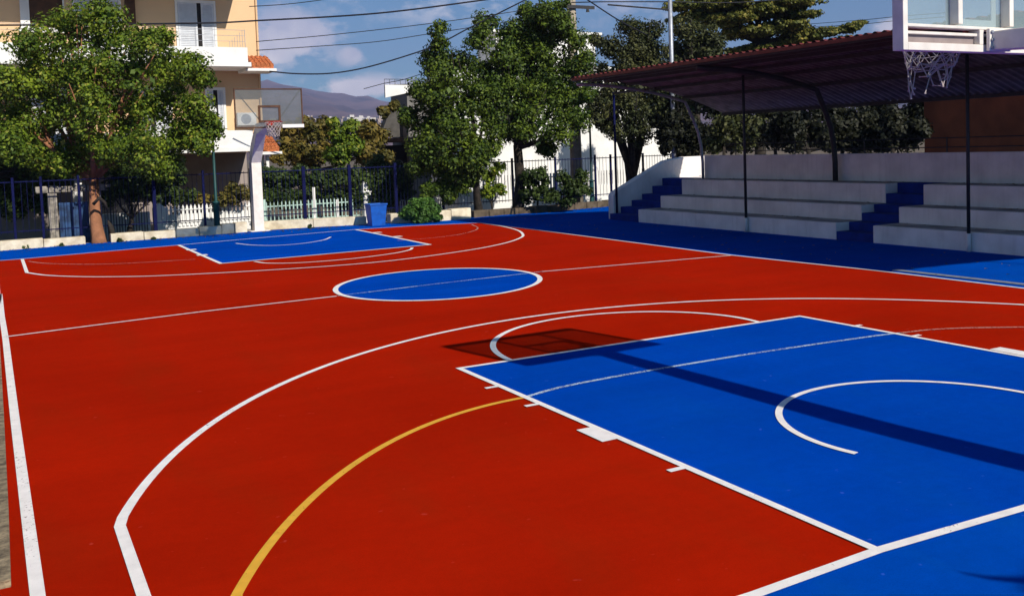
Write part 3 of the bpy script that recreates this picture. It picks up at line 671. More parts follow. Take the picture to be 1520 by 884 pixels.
a = onY(384, 215, 32.4)[0]; b = onY(413, 215, 32.4)[0]; z0 = onY(398, 221, 32.4)[2]; z1 = onY(398, 203, 33.2)[2]
tiles(a, b, 32.3, 33.4, z0, z1, 'tiled_canopy'); MB().box(a-.1, b+.08, 32.2, 33.5, z0-.2, z0-.101).build('canopy_slab', WPAINT, apt)
q = onY(396, 222, 32.6); MB().box(q[0]-.05, q[0]+.05, 32.55, 32.65, -.6, q[2]-.2).build('canopy_post', WPAINT, apt)
q = onY(366, 178, WY); ac = MB().box(q[0]-.4, q[0]+.3, WY-.3, WY-.002, q[2]-.22, q[2]+.26).build('air_conditioner', WPAINT, apt, bevel=.02)
MB().tube([(q[0]-.08, WY-.305, q[2]+.02), (q[0]-.08, WY-.3, q[2]+.02)], [.19, .19], 16).build('fan_grille', GALV, ac)
q = onY(392, 60, WY); MB().tube([(q[0]-.25, WY-.05, 2.5), (q[0]-.25, WY-.05, 14)], .04, 8).build('downpipe', CREAM, apt)

# ------------------------------------------------------------------ other buildings
MY = 46.
mbd = empty('grey_building', tuple(onY(600, 300, MY)*np.array([1, 1, 0])+np.array([0, 0, -.6])), 'grey building with a white balcony and dark eaves left of the middle trees', 'building')
a = onY(572, 140, MY); b = onY(690, 140, MY)
MB().box(onY(606, 150, MY)[0], b[0], MY+.16, MY+2.6, -.6, onY(600, 139, MY)[2]).build('wall', GREYW, mbd)
p = MB(); zt_ = onY(590, 126, MY)[2]; zbt = onY(572, 145, MY)[2]; p.prism([(a[0], zbt), (b[0], zbt+.9), (b[0], zt_), (a[0], zt_)], 1, MY, MY+.15); p.build('balcony_parapet', WPAINT, mbd)
p = MB()
for k in range(12): x = a[0]+.3*k; p.tube([(x, MY+.07, zt_), (x, MY+.07, zt_+.3)], .012, 5)
p.tube([(a[0], MY+.07, zt_+.3), (b[0], MY+.07, zt_+.3)], .015, 5); p.build('balcony_railing', DMETAL, mbd)
a = onY(562, 207, MY-2); b = onY(640, 207, MY-2); MB().box(a[0], b[0], MY-2, MY+1.5, a[2]-.15, a[2]+.05).build('eaves', BROWN, mbd)
a = onY(564, 204, MY+1); b = onY(618, 178, MY+1); MB().prism([(a[0], a[2]), (b[0], a[2]), (b[0], b[2]+.5), (onY(578, 160, MY+1)[0], b[2]+.5)], 1, MY+1, MY+1.55).build('gable_wall', mat('gable_grey', (.085, .08, .075), .9, .15, 3), mbd)
a = onY(570, 240, MY+.5); MB().box(a[0], b[0]+2, MY+.5, MY+1.5, -.6, onY(600, 209, MY-2)[2]-.2).build('garage_wall', DARKIN, mbd)

AY = 36.5
wb = empty('white_building', (16, AY, -.6), 'bright white building behind the middle trees and the utility pole', 'building')
a = onY(676, 200, AY)[0]; b = onY(1010, 200, AY)[0]; zt_ = onY(870, 50, AY)[2]
xm = onY(800, 200, AY)[0]
MB().box(a, b, AY, AY+3, -.6, onY(700, 96, AY)[2]).build('wall', WPAINT, wb)
x0 = onY(745, 60, AY)[0]; x1 = onY(893, 60, AY)[0]; MB().box(x0, x1, AY+.6, AY+2.6, onY(700, 96, AY)[2]+.001, zt_).build('upper_wall', WPAINT, wb)
MB().box(x0-.3, x1+.3, AY+.4, AY+2.8, zt_+.001, zt_+.12).build('roof', WPAINT, wb)
for k, px in enumerate((745, 905, 975)):
    q = onY(px, 175, AY); f_ = MB().box(q[0]-.6, q[0]+.6, AY-.04, AY-.001, q[2]-.6, q[2]+.7).build('window_frame', WPAINT, wb)
    MB().box(q[0]-.52, q[0]+.52, AY-.05, AY-.041, q[2]-.52, q[2]+.62).build('window_pane', DARKIN, f_)
a = onY(715, 250, 31.2); b = onY(1010, 250, 31.2)
ww = empty('white_boundary_wall', (a[0], 31.2, -.6), 'tall white boundary wall with slim white bars behind the utility pole', 'wall')
zt_ = onY(870, 258, 31.2)[2]; MB().box(a[0], b[0], 31.2, 31.4, -.6, zt_-.5).build('wall', WPAINT, ww, bevel=.01)
rr_ = MB(); nn_ = 70
for k in range(nn_): x = a[0]+(b[0]-a[0])*(k+.5)/nn_; rr_.box(x-.035, x+.035, 31.22, 31.26, zt_-.5, zt_+.1)
rr_.box(a[0], b[0], 31.27, 31.3, zt_-.08, zt_-.03); rr_.build('bars', WPAINT, ww)

# ------------------------------------------------------------------ hills and town
RG = [(-300, 60), (-100, 95), (100, 112), (250, 118), (388, 121), (410, 124), (440, 128), (462, 130), (480, 137), (505, 141), (530, 146), (560, 150), (600, 153), (700, 160), (850, 158), (1000, 150), (1200, 140), (1500, 135), (1900, 125)]
hb = MB(); rows = []; nr = 16
rx = np.linspace(-300, 1900, 120); ry = np.interp(rx, [p[0] for p in RG], [p[1] for p in RG])
for j in range(nr+1):
    t = j/nr; row = []
    for i, px in enumerate(rx):
        D = 700+(4200-700)*t; top = onD(px, ry[i], 4200)
        zz = -.6+(top[2]+.6)*(t**1.15) + (0 if j in (0, nr) else 22*t*math.sin(px*.037+j*1.3)*math.cos(px*.011-j*.8)+9*t*math.sin(px*.11+j*2.3))
        q = onD(px, 240, D); row.append((q[0], q[1], zz + (3*math.sin(i*2.1)+2.5*math.sin(i*.9) if j == nr else 0)))
    rows.append(row)
for row in rows: hb.v += row
nx = len(rx)
for j in range(nr):
    for i in range(nx-1): hb.f.append((j*nx+i, j*nx+i+1, (j+1)*nx+i+1, (j+1)*nx+i)); hb.mi.append(0)
ho = hb.build('hills', HILLM, smooth=True); struct(ho)
rt = random.Random(5); HW1 = mat('town_cream', (.55, .50, .42)); HW2 = mat('town_pale', (.62, .58, .54)); HW3 = mat('town_tan', (.42, .33, .26))
for i in range(34):
    px = rt.uniform(446, 578); py = rt.uniform(176, 183); D = rt.uniform(1500, 1800)
    q = onD(px, py, D); h = rt.uniform(2, 8); s = rt.uniform(9, 24)
    hs = MB().box(q[0]-s/2, q[0]+s/2, q[1]-s/2, q[1]+s/2, q[2]-60, q[2]+h/2)
    hs.box(q[0]-s*.2, q[0]+s*.1, q[1]-s*.2, q[1]+s*.2, q[2]+h/2+.01, q[2]+h/2+4)
    tag(hs.build('distant_house', [HW1, HW2, HW3][i % 3]), 'tiny pale house in the distant town at the foot of the mountain', 'house', 'distant town houses')

# ------------------------------------------------------------------ middle vegetation
tree('brown_leaved_tree', 'olive and rust coloured tree between the far hoop and the middle trees', onD(470, 325, 42)*np.array([1, 1, 0])+np.array([0, 0, -.6]), onD(470, 250, 42), .14, LG4, BARK2,
     blobs(42, [(430, 212, 26), (455, 195, 24), (480, 192, 22), (450, 232, 26), (425, 192, 16), (560, 205, 18), (570, 165, 10), (585, 158, 9), (548, 190, 16), (480, 225, 24), (415, 232, 16), (540, 200, 20), (545, 228, 24), (572, 232, 14)], 1, .4, 11), leaf=.17, clump=.34, seed=11, per=50, limbs=6)
tree('yellow_green_tree', 'yellow green tree rising behind the hedge, right of the far backboard', onD(505, 325, 40)*np.array([1, 1, 0])+np.array([0, 0, -.6]), onD(505, 250, 40), .12, LG1, BARK2,
     blobs(40, [(505, 200, 22), (500, 225, 24), (520, 212, 22), (520, 185, 12), (495, 182, 10)], 1, .4, 12), leaf=.16, clump=.32, seed=12, per=50, limbs=4)
HB = [(400+i*22, 262+rt.uniform(-4, 4), 20) for i in range(10)]+[(400+i*22, 290+rt.uniform(-4, 4), 20) for i in range(9)]+[(560, 245, 22), (585, 255, 18), (600, 285, 14), (575, 275, 18)]
hd = tree('garden_hedge', 'long dark green hedge behind the pale green picket fence', onY(470, 325, 31.6), onY(470, 300, 31.6), .05, LG6, BARK2, blobs(35.0, HB, 1, .25, 13), leaf=.12, clump=.26, seed=13, cat='hedge', stem='stem', limbs=5, per=50)

tree('tall_leafy_tree', 'tall fresh green tree with a narrow tip right of the distant mountain', onY(711, 318, 27.1), onD(708, 225, 33.4), .13, LG2, BARK2,
     blobs(33.4, [(648, 52, 20, 28), (655, 85, 32), (640, 98, 26), (690, 92, 26), (628, 140, 24), (650, 130, 40), (700, 135, 44), (722, 150, 34), (606, 172, 17), (640, 175, 42), (690, 180, 44), (735, 185, 24), (650, 215, 38), (690, 222, 40), (655, 248, 30), (680, 255, 26), (728, 212, 24), (660, 275, 16), (625, 215, 24), (620, 245, 20), (700, 250, 24), (690, 272, 20), (640, 283, 18), (665, 290, 16), (712, 235, 20)], 1.1, .5, 14), leaf=.105, clump=.40, dens=.85, seed=14, per=110, limbs=12)
tree('wide_leafy_tree', 'widest fresh green tree in the middle, overlapping the utility pole', onY(768, 321, 27.0), onD(768, 215, 34.3), .2, LG2, BARK2,
     blobs(34.3, [(720, 32, 24), (715, 55, 28), (760, 60, 38), (815, 24, 30), (780, 20, 16), (835, 15, 18, 22), (800, 60, 44), (850, 60, 26), (762, 100, 42), (820, 105, 46), (862, 95, 22), (775, 145, 42), (830, 150, 44), (868, 140, 20), (790, 190, 38), (835, 192, 30), (760, 195, 26), (812, 218, 16), (725, 105, 22), (858, 178, 22), (785, 60, 34), (790, 30, 26), (745, 80, 30), (810, 130, 34), (830, 40, 26), (745, 130, 24), (800, 90, 34)], 1.1, .5, 15), leaf=.105, clump=.42, dens=.8, seed=15, per=115, limbs=12)
cb = onY(938, 275, 27.9)
tc_ = tree('olive_tree', 'dark olive tree with a forked trunk behind the sloping end wall of the bleachers', (cb[0], 27.9, -.5), onY(940, 262, 27.9), .2, LG3, BARK2,
     blobs(37.0, [(935, 40, 26, 22), (965, 52, 30), (905, 70, 22), (935, 80, 40), (975, 90, 34), (890, 110, 28), (925, 125, 42), (970, 130, 36), (900, 160, 32), (940, 170, 36), (975, 175, 26), (915, 195, 22), (950, 205, 22), (880, 145, 16), (885, 60, 12), (1000, 200, 26), (990, 150, 26), (960, 95, 34), (895, 185, 16), (1005, 225, 16)], 1.1, .5, 16), leaf=.10, clump=.38, dens=.9, seed=16, per=95, limbs=9)
fk_ = MB(); t0 = onY(936, 262, 27.9)
for (px, py) in ((925, 205), (953, 200), (938, 190)): q = onY(px, py, 27.9+random.uniform(-.3, .3)); fk_.tube([t0-np.array([0, 0, .35]), (t0+q)/2+np.array([0, 0, .0]), q], [.17, .13, .07], 9)
fk_.build('branch', BARK2, tc_, smooth=True)
tree('poplar_tree', 'grey green bushy tree behind the canopy, just right of the metal lamp pole', onD(1035, 290, 41)*np.array([1, 1, 0])+np.array([0, 0, -.6]), onD(1035, 170, 41), .18, LG3, BARK2,
     blobs(41, [(1020, 50, 28), (1045, 60, 28), (1010, 80, 26), (1055, 85, 28), (1030, 100, 30), (1000, 120, 24), (1020, 150, 30), (1060, 130, 26), (1065, 60, 14)], 1.1, .4, 17), leaf=.13, clump=.32, seed=17, limbs=6)
tree('pine_tree', 'broad spreading pine with flat yellowish branch tips above the canopy roof', onD(1130, 290, 46)*np.array([1, 1, 0])+np.array([0, 0, -.6]), onD(1130, 60, 46), .28, LG5, BARK2,
     blobs(46, [(1010, 8, 22, 12), (1035, 22, 26, 12), (1070, 8, 40, 14), (1080, 30, 40, 14), (1120, 20, 40, 16), (1160, 8, 44, 14), (1110, 48, 38, 13), (1150, 42, 40, 14), (1185, 24, 26, 12), (1195, 52, 34, 12), (1225, 48, 24, 10), (1260, 42, 20, 9), (1275, 34, 10, 5), (1160, 66, 44, 14), (1110, 75, 30, 10), (1200, 68, 34, 8), (1250, 58, 16, 6), (1000, 30, 12, 8), (1090, -10, 60, 14)], 1.6, .4, 18), leaf=.15, clump=.3, seed=18, limbs=12, flat=.5, upb=.8, per=44, dens=1.3)
# behind the bleachers
bk = [[(1010, 150, 24), (1000, 190, 28), (1020, 215, 26), (985, 215, 20), (1040, 200, 22)], [(1075, 190, 26), (1100, 205, 24), (1085, 175, 18), (1062, 215, 18), (1120, 190, 22)], [(1150, 195, 26), (1180, 205, 26), (1165, 178, 22), (1210, 195, 24)], [(1250, 195, 28), (1280, 185, 26), (1300, 205, 26), (1270, 210, 22), (1230, 212, 18)], [(1325, 180, 24), (1345, 200, 26), (1365, 190, 20), (1320, 208, 22)]]
labs = ['dark shrub behind the left end of the bleachers', 'olive shrub behind the bleacher wall, right of the curved pale post', 'shaded shrub behind the middle of the left bleacher wall', 'dense black green shrub behind the thick rear canopy post', 'dark shrub touching the brown wall behind the bleachers']
for i, (L_, lab) in enumerate(zip(bk, labs)):
    Dd = [36, 33, 30, 28, 27][i]; c = onD(L_[0][0], 240, Dd)
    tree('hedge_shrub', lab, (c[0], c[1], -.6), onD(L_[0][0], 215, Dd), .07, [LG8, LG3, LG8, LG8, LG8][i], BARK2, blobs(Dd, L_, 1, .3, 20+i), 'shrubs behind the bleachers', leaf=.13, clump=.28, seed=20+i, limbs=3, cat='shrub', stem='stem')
tag(MB().box(17.2, 17.5, -3, onX(1372, 190, 17.2)[1], -.6, 4.2).build('brown_wall', BRWALL), 'long brown rendered wall behind the right end of the bleachers', 'wall')
c = onD(1200, 240, 34); HX = [(1060+i*26, 160+(i % 3)*12, 26) for i in range(12)]+[(1060+i*26, 205, 24) for i in range(12)]+[(1010+i*18, 175+i*16, 22) for i in range(3)]+[(1365, 158, 26), (1385, 185, 26), (1350, 175, 24)]
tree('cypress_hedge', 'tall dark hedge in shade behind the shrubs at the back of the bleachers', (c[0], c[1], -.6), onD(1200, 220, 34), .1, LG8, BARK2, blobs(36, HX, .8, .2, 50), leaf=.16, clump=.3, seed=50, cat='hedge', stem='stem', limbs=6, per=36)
# small trees on the far kerb
sm = [([(725, 262, 12), (740, 250, 14), (722, 285, 13), (742, 280, 14)], 730, LG1, 'thin yellow green shrub between the two middle tree trunks'),
      ([(785, 262, 17), (800, 255, 16), (802, 278, 22), (778, 288, 18), (818, 292, 16)], 800, LG6, 'small dark tree just right of the widest middle tree trunk'),
      ([(835, 268, 18), (850, 280, 18), (840, 294, 16), (862, 264, 13), (868, 284, 13)], 838, LG6, 'small dark tree in front of the utility pole base')]
for i, (L_, px, m, lab) in enumerate(sm):
    b_ = onY(px, 318, 27.3); tree('kerbside_shrub', lab, (b_[0], 27.3, .0), (b_[0], 27.3, .5), .04, m, BARK2, blobs(34.5, L_, 1, .3, 30+i), leaf=.12, clump=.2, dens=.6, seed=30+i, limbs=5, cat='shrub', stem='stem', per=34)
b_ = G(626, 331); tree('round_bush', 'dense round green bush on the blue apron right of the bin', b_, b_+np.array([0, 0, .2]), .03, LG7, BARK2,
     blobs(31.6, [(612, 312, 16), (640, 312, 16), (626, 303, 13), (604, 318, 11), (648, 320, 11), (626, 318, 18), (618, 298, 7), (638, 300, 8)], 1, .2, 40), leaf=.09, clump=.2, seed=40, limbs=4, cat='bush', stem='stem', per=60)
# unseen tree added outside the view to shade the near right corner
tree('added_shadow_tree', 'unseen leafy tree added to shade the near right corner of the court', (.9, -6.8, 0), (.8, -6.6, 2.2), .12, LG2, BARK, [(np.array([-.72, -5.98, 3.4]), (.52, .30, .24)), (np.array([-.55, -6.1, 3.4]), (.52, .30, .22)), (np.array([.4, -7.0, 3.5]), (.8, .6, .4)), (np.array([1.3, -7.1, 3.3]), (.8, .7, .5))], leaf=.10, clump=.25, seed=41, per=120)

tw_ = MB(); hh = 3.3; off = np.array([.295*hh, -1.45*hh, hh])  # branch shaped and hung along the sun line for its shadow only
tw_.tube([np.array(p)+off for p in ((-1.2, -1.1, 0), (-1.8, -.86, 0), (-2.12, -.62, 0), (-2.22, -.54, .02), (-2.29, -.42, .03))], [.06, .05, .035, .022, .008], 7)
tw_.build('branch', BARK, bpy.data.objects['added_shadow_tree'], smooth=True)
# ------------------------------------------------------------------ basketball hoops
def hoop(name, label, yb, s, px_, yp, zoff, fm, gm, near, xo=0.):
    """s=+1: board faces +Y (pole behind at smaller y)"""
    t = empty(name, (px_, yp, 0), label, 'basketball hoop', 'basketball hoops at the two ends')
    zc = zoff
    # column and arm: tapered box section along a path
    P_ = [(px_, yp, -.02), (px_, yp, 2.2), (px_-.0, yp+s*.35, 2.62), (px_-.03, yp+s*1.05, (2.90 if near else 2.98)+zc), (xo+.14, yb-s*.14, (2.985 if near else 3.08)+zc)]
    def sec(pts, wd, hd):
        m = MB(); n = len(pts); rings = []
        for i, p in enumerate(pts):
            a = Vector(pts[max(0, i-1)]); b = Vector(pts[min(n-1, i+1)]); d = (b-a).normalized(); x = Vector((1, 0, 0)); x = (x-d*x.dot(d)).normalized(); y = x.cross(d).normalized()
            c = Vector(p); rings += [c-x*wd[i]/2-y*hd[i]/2, c+x*wd[i]/2-y*hd[i]/2, c+x*wd[i]/2+y*hd[i]/2, c-x*wd[i]/2+y*hd[i]/2]
        fs = [(i*4+k, i*4+(k+1) % 4, (i+1)*4+(k+1) % 4, (i+1)*4+k) for i in range(n-1) for k in range(4)]+[(3, 2, 1, 0), tuple((n-1)*4+k for k in range(4))]
        return m.add(rings, fs)
    sec(P_[:2], [.30]*2, [.34]*2).build('column', WMETAL, t, bevel=.01)
    ar = sec([P_[1]]+P_[2:], [.30, .30, .28, .22], [.34, .36, .32, .14]); ar.build('arm', WMETAL, t, bevel=.008)
    MB().box(px_-.3, px_+.3, yp-.3, yp+.3, .0, .03).build('base_plate', WMETAL, t, bevel=.005)
    yb2 = yb-s*.12
    MB().box(xo+.0, xo+.26, min(yb2, yb2-s*.03), max(yb2, yb2-s*.03), 2.905+zc, 3.075+zc).build('mounting_plate', WMETAL, t, bevel=.004)
    if near:
        for bx in (.02, .24):
            for bz_ in (2.93, 2.99, 3.05): MB().tube([(xo+bx, yb2-s*.03, bz_+zc), (xo+bx, yb2-s*.045, bz_+zc)], .012, 6).build('bolt', GALV, t)
    x0, x1, z0, z1 = xo-.9, xo+.9, 2.9+zc, 3.95+zc
    fr = MB(); w_ = .05 if near else .035; ya, yc = sorted((yb, yb-s*(.10 if near else .04)))
    zlow = z0+.17 if near else z0
    fr.box(x0, x0+w_, ya, yc, z0, z1); fr.box(x1-w_, x1, ya, yc, z0, z1); fr.box(x0+w_, x1-w_, ya, yc, z1-w_, z1); fr.box(x0+w_, x1-w_, ya, yc, zlow, zlow+(.022 if near else .035))
    if near:
        fr.box(x0+w_, x1-w_, ya, yc, z0+.0, z0+.057)
        fr.box(x0+w_, x1-w_, ya+.02, yc-.02, z0+.12, z0+.142)
        for xx in (xo-.25, xo+.36): fr.box(xx-.03, xx+.02, ya+.01, yc-.005, zlow+.036, z1-w_)
        fr.box(xo-.05, xo-.0, ya, yc, z0+.058, zlow-.001); fr.box(xo+.27, xo+.32, ya, yc, z0+.058, zlow-.001)
    fr.build('board_frame', fm, t, bevel=.004)
    ym = (ya+yc)/2
    MB().box(x0+w_, x1-w_, yb-s*.012 if s < 0 else yb-.012, yb+.012 if s < 0 else yb-.002, zlow+.036, z1-w_-.001).build('board_panel', gm, t)
    if near:
        MB().box(x0+w_, x1-w_, yb-.05, yb-.01, z0+.058, z0+.119).build('lower_panel', mat('lower_panel_grey', (.30, .24, .23), .7), t)
    tg = MB(); yt = yb+s*.008; y_a, y_b = sorted((yt, yt+s*.006)); tw = .055
    tx0, tx1, tz0, tz1 = xo-.295, xo+.295, z0+.15, z0+.60
    if near: tz0 = zlow+.036
    tg.box(tx0, tx0+tw, y_a, y_b, tz0, tz1); tg.box(tx1-tw, tx1, y_a, y_b, tz0, tz1); tg.box(tx0+tw, tx1-tw, y_a, y_b, tz1-tw, tz1); tg.box(tx0+tw, tx1-tw, y_a, y_b, tz0, tz0+tw)
    tg.build('target_square', WPAINT if near else BROWN, t)
    if not near:
        bz = MB()
        for sx in (-1, 1): bz.bar((xo+sx*.85, yb-s*.06, z1-.05), (xo+sx*.2, yb-s*.06, z0+.15), .022)
        bz.build('brace', DMETAL, t)
        MB().box(xo+.32, x1, yb-.05, yb-.036, z0+.0, z0+.09).build('edge_pad', WPAINT, t)
    # rim and net
    rc = np.array([xo, yb+s*.375, 3.05+zc]); rr = .25 if near else .228; ri = MB()
    ri.tube([(rc[0]+rr*math.cos(a), rc[1]+rr*math.sin(a), rc[2]) for a in np.linspace(0, 2*math.pi, 33)], .011, 8, False)
    for sx in (-1, 1): ri.tube([(xo+sx*.06, yb, rc[2]-.07), (xo+sx*.1, rc[1]-s*rr*.9, rc[2])], .01, 6)
    ri.box(xo-.09, xo+.09, min(yb, yb+s*.02), max(yb, yb+s*.02), rc[2]-.1, rc[2]+.02)
    ri.build('rim', RIMM, t, smooth=False)
    nt_ = MB(); ns = 12; r2 = random.Random(3 if near else 9); lev = 6; H_ = .42 if near else .38
    pts = {}
    for j in range(lev+1):
        rad = rr*(1-.42*(j/lev)**.8)
        for k in range(ns):
            a = 2*math.pi*(k+.5*(j % 2))/ns; jx = r2.uniform(-.016, .016)*(1+j*.6 if near else 1)
            pts[j, k] = (rc[0]+rad*math.cos(a)+jx+(.0 if not near else -.02*j*j/12), rc[1]+rad*math.sin(a)+jx, rc[2]-H_*j/lev+jx*.8+(.0 if not near else .12*(j/lev)*max(0, math.cos(a-.3))))
    alive = {(0, k) for k in range(ns)}; cd_ = .0045 if near else .005
    for k in range(ns): nt_.tube([pts[0, k], pts[0, (k+1) % ns]], cd_, 5)
    for j in range(lev):
        for k in range(ns):
            if (j, k) not in alive: continue
            k2 = (k+(1 if j % 2 else -1)) % ns
            for n_i, kk in enumerate((k, k2)):
                if near and j > 2 and r2.random() < .22: continue
                nt_.tube([pts[j, k], pts[j+1, kk]], cd_, 5)
                if (j+1, kk) not in alive: nt_.ball(pts[j+1, kk], cd_*2.1, 3)
                alive.add((j+1, kk))
    if near:
        al = sorted(alive)
        for i in range(26):
            a_ = r2.choice([q for q in al if q[0] in (2, 3, 4)]); b_ = r2.choice([q for q in al if abs(q[0]-a_[0]) <= 1 and min((q[1]-a_[1]) % ns, (a_[1]-q[1]) % ns) <= 2 and q != a_])
            mid_ = tuple((u+v_)/2+r2.uniform(-.012, .012)-(.02 if k_ == 2 else 0) for k_, (u, v_) in enumerate(zip(pts[a_], pts[b_])))
            nt_.tube([pts[a_], mid_, pts[b_]], cd_*.8, 5)
    nt_.build('net', NETM, t)
    return t
hoop('basketball_hoop', 'near basketball backboard with white frame and torn net, hanging above the canopy', 1.2, 1, .3, -3.55, .06, WMETAL, GLASSN, True, xo=-.03)
fl = onY(348, 190, 22.58); frt = onY(452, 190, 22.58); xo = (fl[0]+frt[0])/2
pc_ = G(377, 341)
hoop('basketball_hoop', 'far basketball hoop with thin brown frame on a white bent column', 22.58, -1, pc_[0], 27.35, onY(400, 190, 22.58)[2]-2.9, BROWN, GLASSF, False, xo=xo)

# ------------------------------------------------------------------ bleachers
bl = empty('concrete_bleachers', (11, 11, 0), 'white painted concrete bleachers in three tiers with blue stairways under the canopy', 'bleachers')
TX = [10.05, 10.88, 11.7, 12.6]; TZ = [.38, .74, 1.2]
ys0, ys1 = 11.25, 12.33; YE = 20.2
for (y0, y1) in ((-4, ys0), (ys1, YE)):
    for i in range(3):
        x1_ = TX[i+1]-.002 if i < 2 else 12.598
        ti_ = MB().box(TX[i], x1_, y0, y1, -.01, TZ[i]).build('seating_tier', BLEACH, bl, bevel=.018)
        MB().box(TX[i]+.10, x1_-.004, y0+.03, y1-.03, TZ[i]+.0005, TZ[i]+.004).build('worn_tread', TREAD, ti_)
def stair(y0, y1):
    sx = [10.05, 10.46, 10.88, 11.29, 11.7, 12.1]; sz = [.19, .38, .56, .74, .97, 1.205]
    for i in range(6):
        x1 = sx[i+1] if i < 5 else 12.598
        MB().box(sx[i]+.002, x1, y0+.003, y1-.003, -.01, sz[i]).build('step', STAIRB, bl, bevel=.01)
stair(ys0, ys1); stair(YE, 21.75)
MB().box(12.6, 12.78, -4, 20.2, -.01, 1.9).build('back_wall', BLEACH, bl, bevel=.015)
MB().box(12.602, 14.2, 20.205, 21.748, -.01, 1.2).build('top_landing', BLEACH, bl)
ew = MB(); ew.prism([(10.2, -.01), (14.3, -.01), (14.3, 1.86), (13.1, 1.86), (12.3, 1.76), (11.6, 1.45), (11.0, 1.17), (10.4, .90), (10.28, .84), (10.2, .74)], 1, 21.752, 22.05)
ew.build('end_wall', BLEACH, bl, bevel=.02)
lv = MB(); rl_ = random.Random(2)
# canopy
cn = empty('bleacher_canopy', (11, 10, 0), 'arched corrugated metal canopy with red front edge over the bleachers', 'canopy')
X0, X1, CY0, CY1 = 7.85, 13.4, 1.7, 20.15
def zr_(x): t = (X1-x)/(X1-X0); return 3.12+1.06*(1-(1-t)**2.1)
nyc = int((CY1-CY0)/.22)*6+1; ysr = np.linspace(CY0, CY1, nyc); xs = np.linspace(X0, X1, 20)
pat = [0, 0, .5, 1, 1, .5]
def sheet(dz):
    vs = [(x, y, zr_(x)+dz+.045*pat[j % 6]) for x in xs for j, y in enumerate(ysr)]; n = len(ysr)
    return vs, [(i*n+j, i*n+j+1, (i+1)*n+j+1, (i+1)*n+j) for i in range(len(xs)-1) for j in range(n-1)]
v, f_ = sheet(0.07); MB().add(v, [tuple(reversed(q)) for q in f_]).build('roof_sheet', ROOFR, cn)
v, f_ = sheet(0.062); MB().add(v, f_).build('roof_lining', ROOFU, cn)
MB().box(X0-.02, X0, CY0, CY1, zr_(X0)+.0, zr_(X0)+.075).build('fascia', ROOFR, cn)
MB().bar((10.3, 19.5, zr_(10.3)-.06), (10.3, 21.75, zr_(10.3)-.06), .06).build('purlin', DMETAL, cn)
for x in (7.92, 8.4, 8.95, 9.7, 10.6, 11.75, 13.3):
    MB().box(x-.03, x+.03, CY0+.05, CY1-.05, zr_(x)-.03, zr_(x)+.055).build('purlin', DMETAL, cn)
for y, zb_ in ((2.24, 0), (8.79, 0), (15.34, 0)):
    po = MB().tube([(10.0, y, 0.35), (10.0, y, zr_(10.0)-.05)], .036, 10).build('post', BMETAL if y > 20 else DMETAL, cn, smooth=True)
    MB().tube([(10.0, y, 0), (10.0, y, .36)], .045, 10).build('post_sleeve', BLEACH, po, smooth=True)
MB().tube([(10.3, 21.71, 0), (10.3, 21.71, zr_(10.3)-.02)], .036, 10).build('post', BMETAL, cn, smooth=True)
ry1 = onX(1240, 262, 12.42)[1]; ry0 = onX(1050, 250, 12.45)[1]
for y in (ry1-6.5, ry1, 20.05):
    m_ = MB(); pp = [(12.42, y, 1.19), (12.42, y, 1.7), (12.38, y, 2.15), (12.28, y, 2.6), (12.1, y, 3.0)]+[(x, y, zr_(x)-.1) for x in np.linspace(11.8, X0+.1, 14)]
    m_.tube(pp, .07 if y < 20 else .045, 10); o_ = m_.build('arch_frame', DMETAL if y < 20 else GALV, cn, smooth=True)
rb = MB()
for z in (2.02, 2.24): rb.tube([(12.85, -4, z), (12.85, 19.5, z)], .014, 6)
for k in range(10): rb.tube([(12.85, -3.5+2.5*k, 1.7), (12.85, -3.5+2.5*k, 2.26)], .016, 6)
rb.box(12.78, 12.86, -4, 19.5, 1.68, 1.72)
tag(rb.build('rear_railing', DMETAL), 'thin dark metal railing along the top of the bleacher back wall', 'railing')
dl = MB(); rl_ = random.Random(4)
for i in range(150):
    x = rl_.choice([rl_.uniform(10.6, 10.86), rl_.uniform(11.4, 11.68), rl_.uniform(12.2, 12.55)]); y = rl_.uniform(5, 19.8); z = (TZ[0] if x < 10.87 else TZ[1] if x < 11.7 else TZ[2])+.004
    if ys0-.05 < y < ys1+.05: continue
    a = rl_.uniform(0, 6.28); s = rl_.uniform(.02, .05); dx, dy = math.cos(a)*s, math.sin(a)*s
    dl.add([(x-dx, y-dy, z), (x+dy*.5, y-dx*.5, z+.012), (x+dx, y+dy, z+.006), (x-dy*.5, y+dx*.5, z+.014)], [(0, 1, 2, 3)])
o_ = dl.build('fallen_leaves', LG4); o_['kind'] = 'stuff'; tag(o_, 'dry fallen leaves scattered on the bleacher tiers', 'leaves')

def litter(n, f, nm, lab, m, sd):
    q_ = random.Random(sd); d_ = MB()
    for i in range(n):
        x, y, z = f(q_); a = q_.uniform(0, 6.28); s_ = q_.uniform(.018, .05); dx, dy = math.cos(a)*s_, math.sin(a)*s_
        d_.add([(x-dx, y-dy, z), (x+dy*.5, y-dx*.5, z+.012), (x+dx, y+dy, z+.006), (x-dy*.5, y+dx*.5, z+.014)], [(0, 1, 2, 3)])
    o = d_.build(nm, m); o['kind'] = 'stuff'; tag(o, lab, 'leaves')
litter(700, lambda q: (q.uniform(-9, 13), 27.0-abs(q.gauss(0, .45)), .006), 'leaf_litter', 'dry leaves blown along the foot of the far kerb', LG4, 8)
litter(160, lambda q: (q.uniform(6.8, 10.0), q.uniform(3, 26), .006), 'leaf_litter', 'dry leaves lying on the shaded blue apron before the bleachers', LG4, 9)
wd = [(np.array([q, 26.9+random.uniform(-.05, .08)*0, .02]), random.uniform(.05, .13)) for q in (-8.2, -7.5, -7.1, -6.6, -6.2, -5.9, -5.0, -3.5, -2.6, 2.1, 4.9, 6.4, 6.7)]
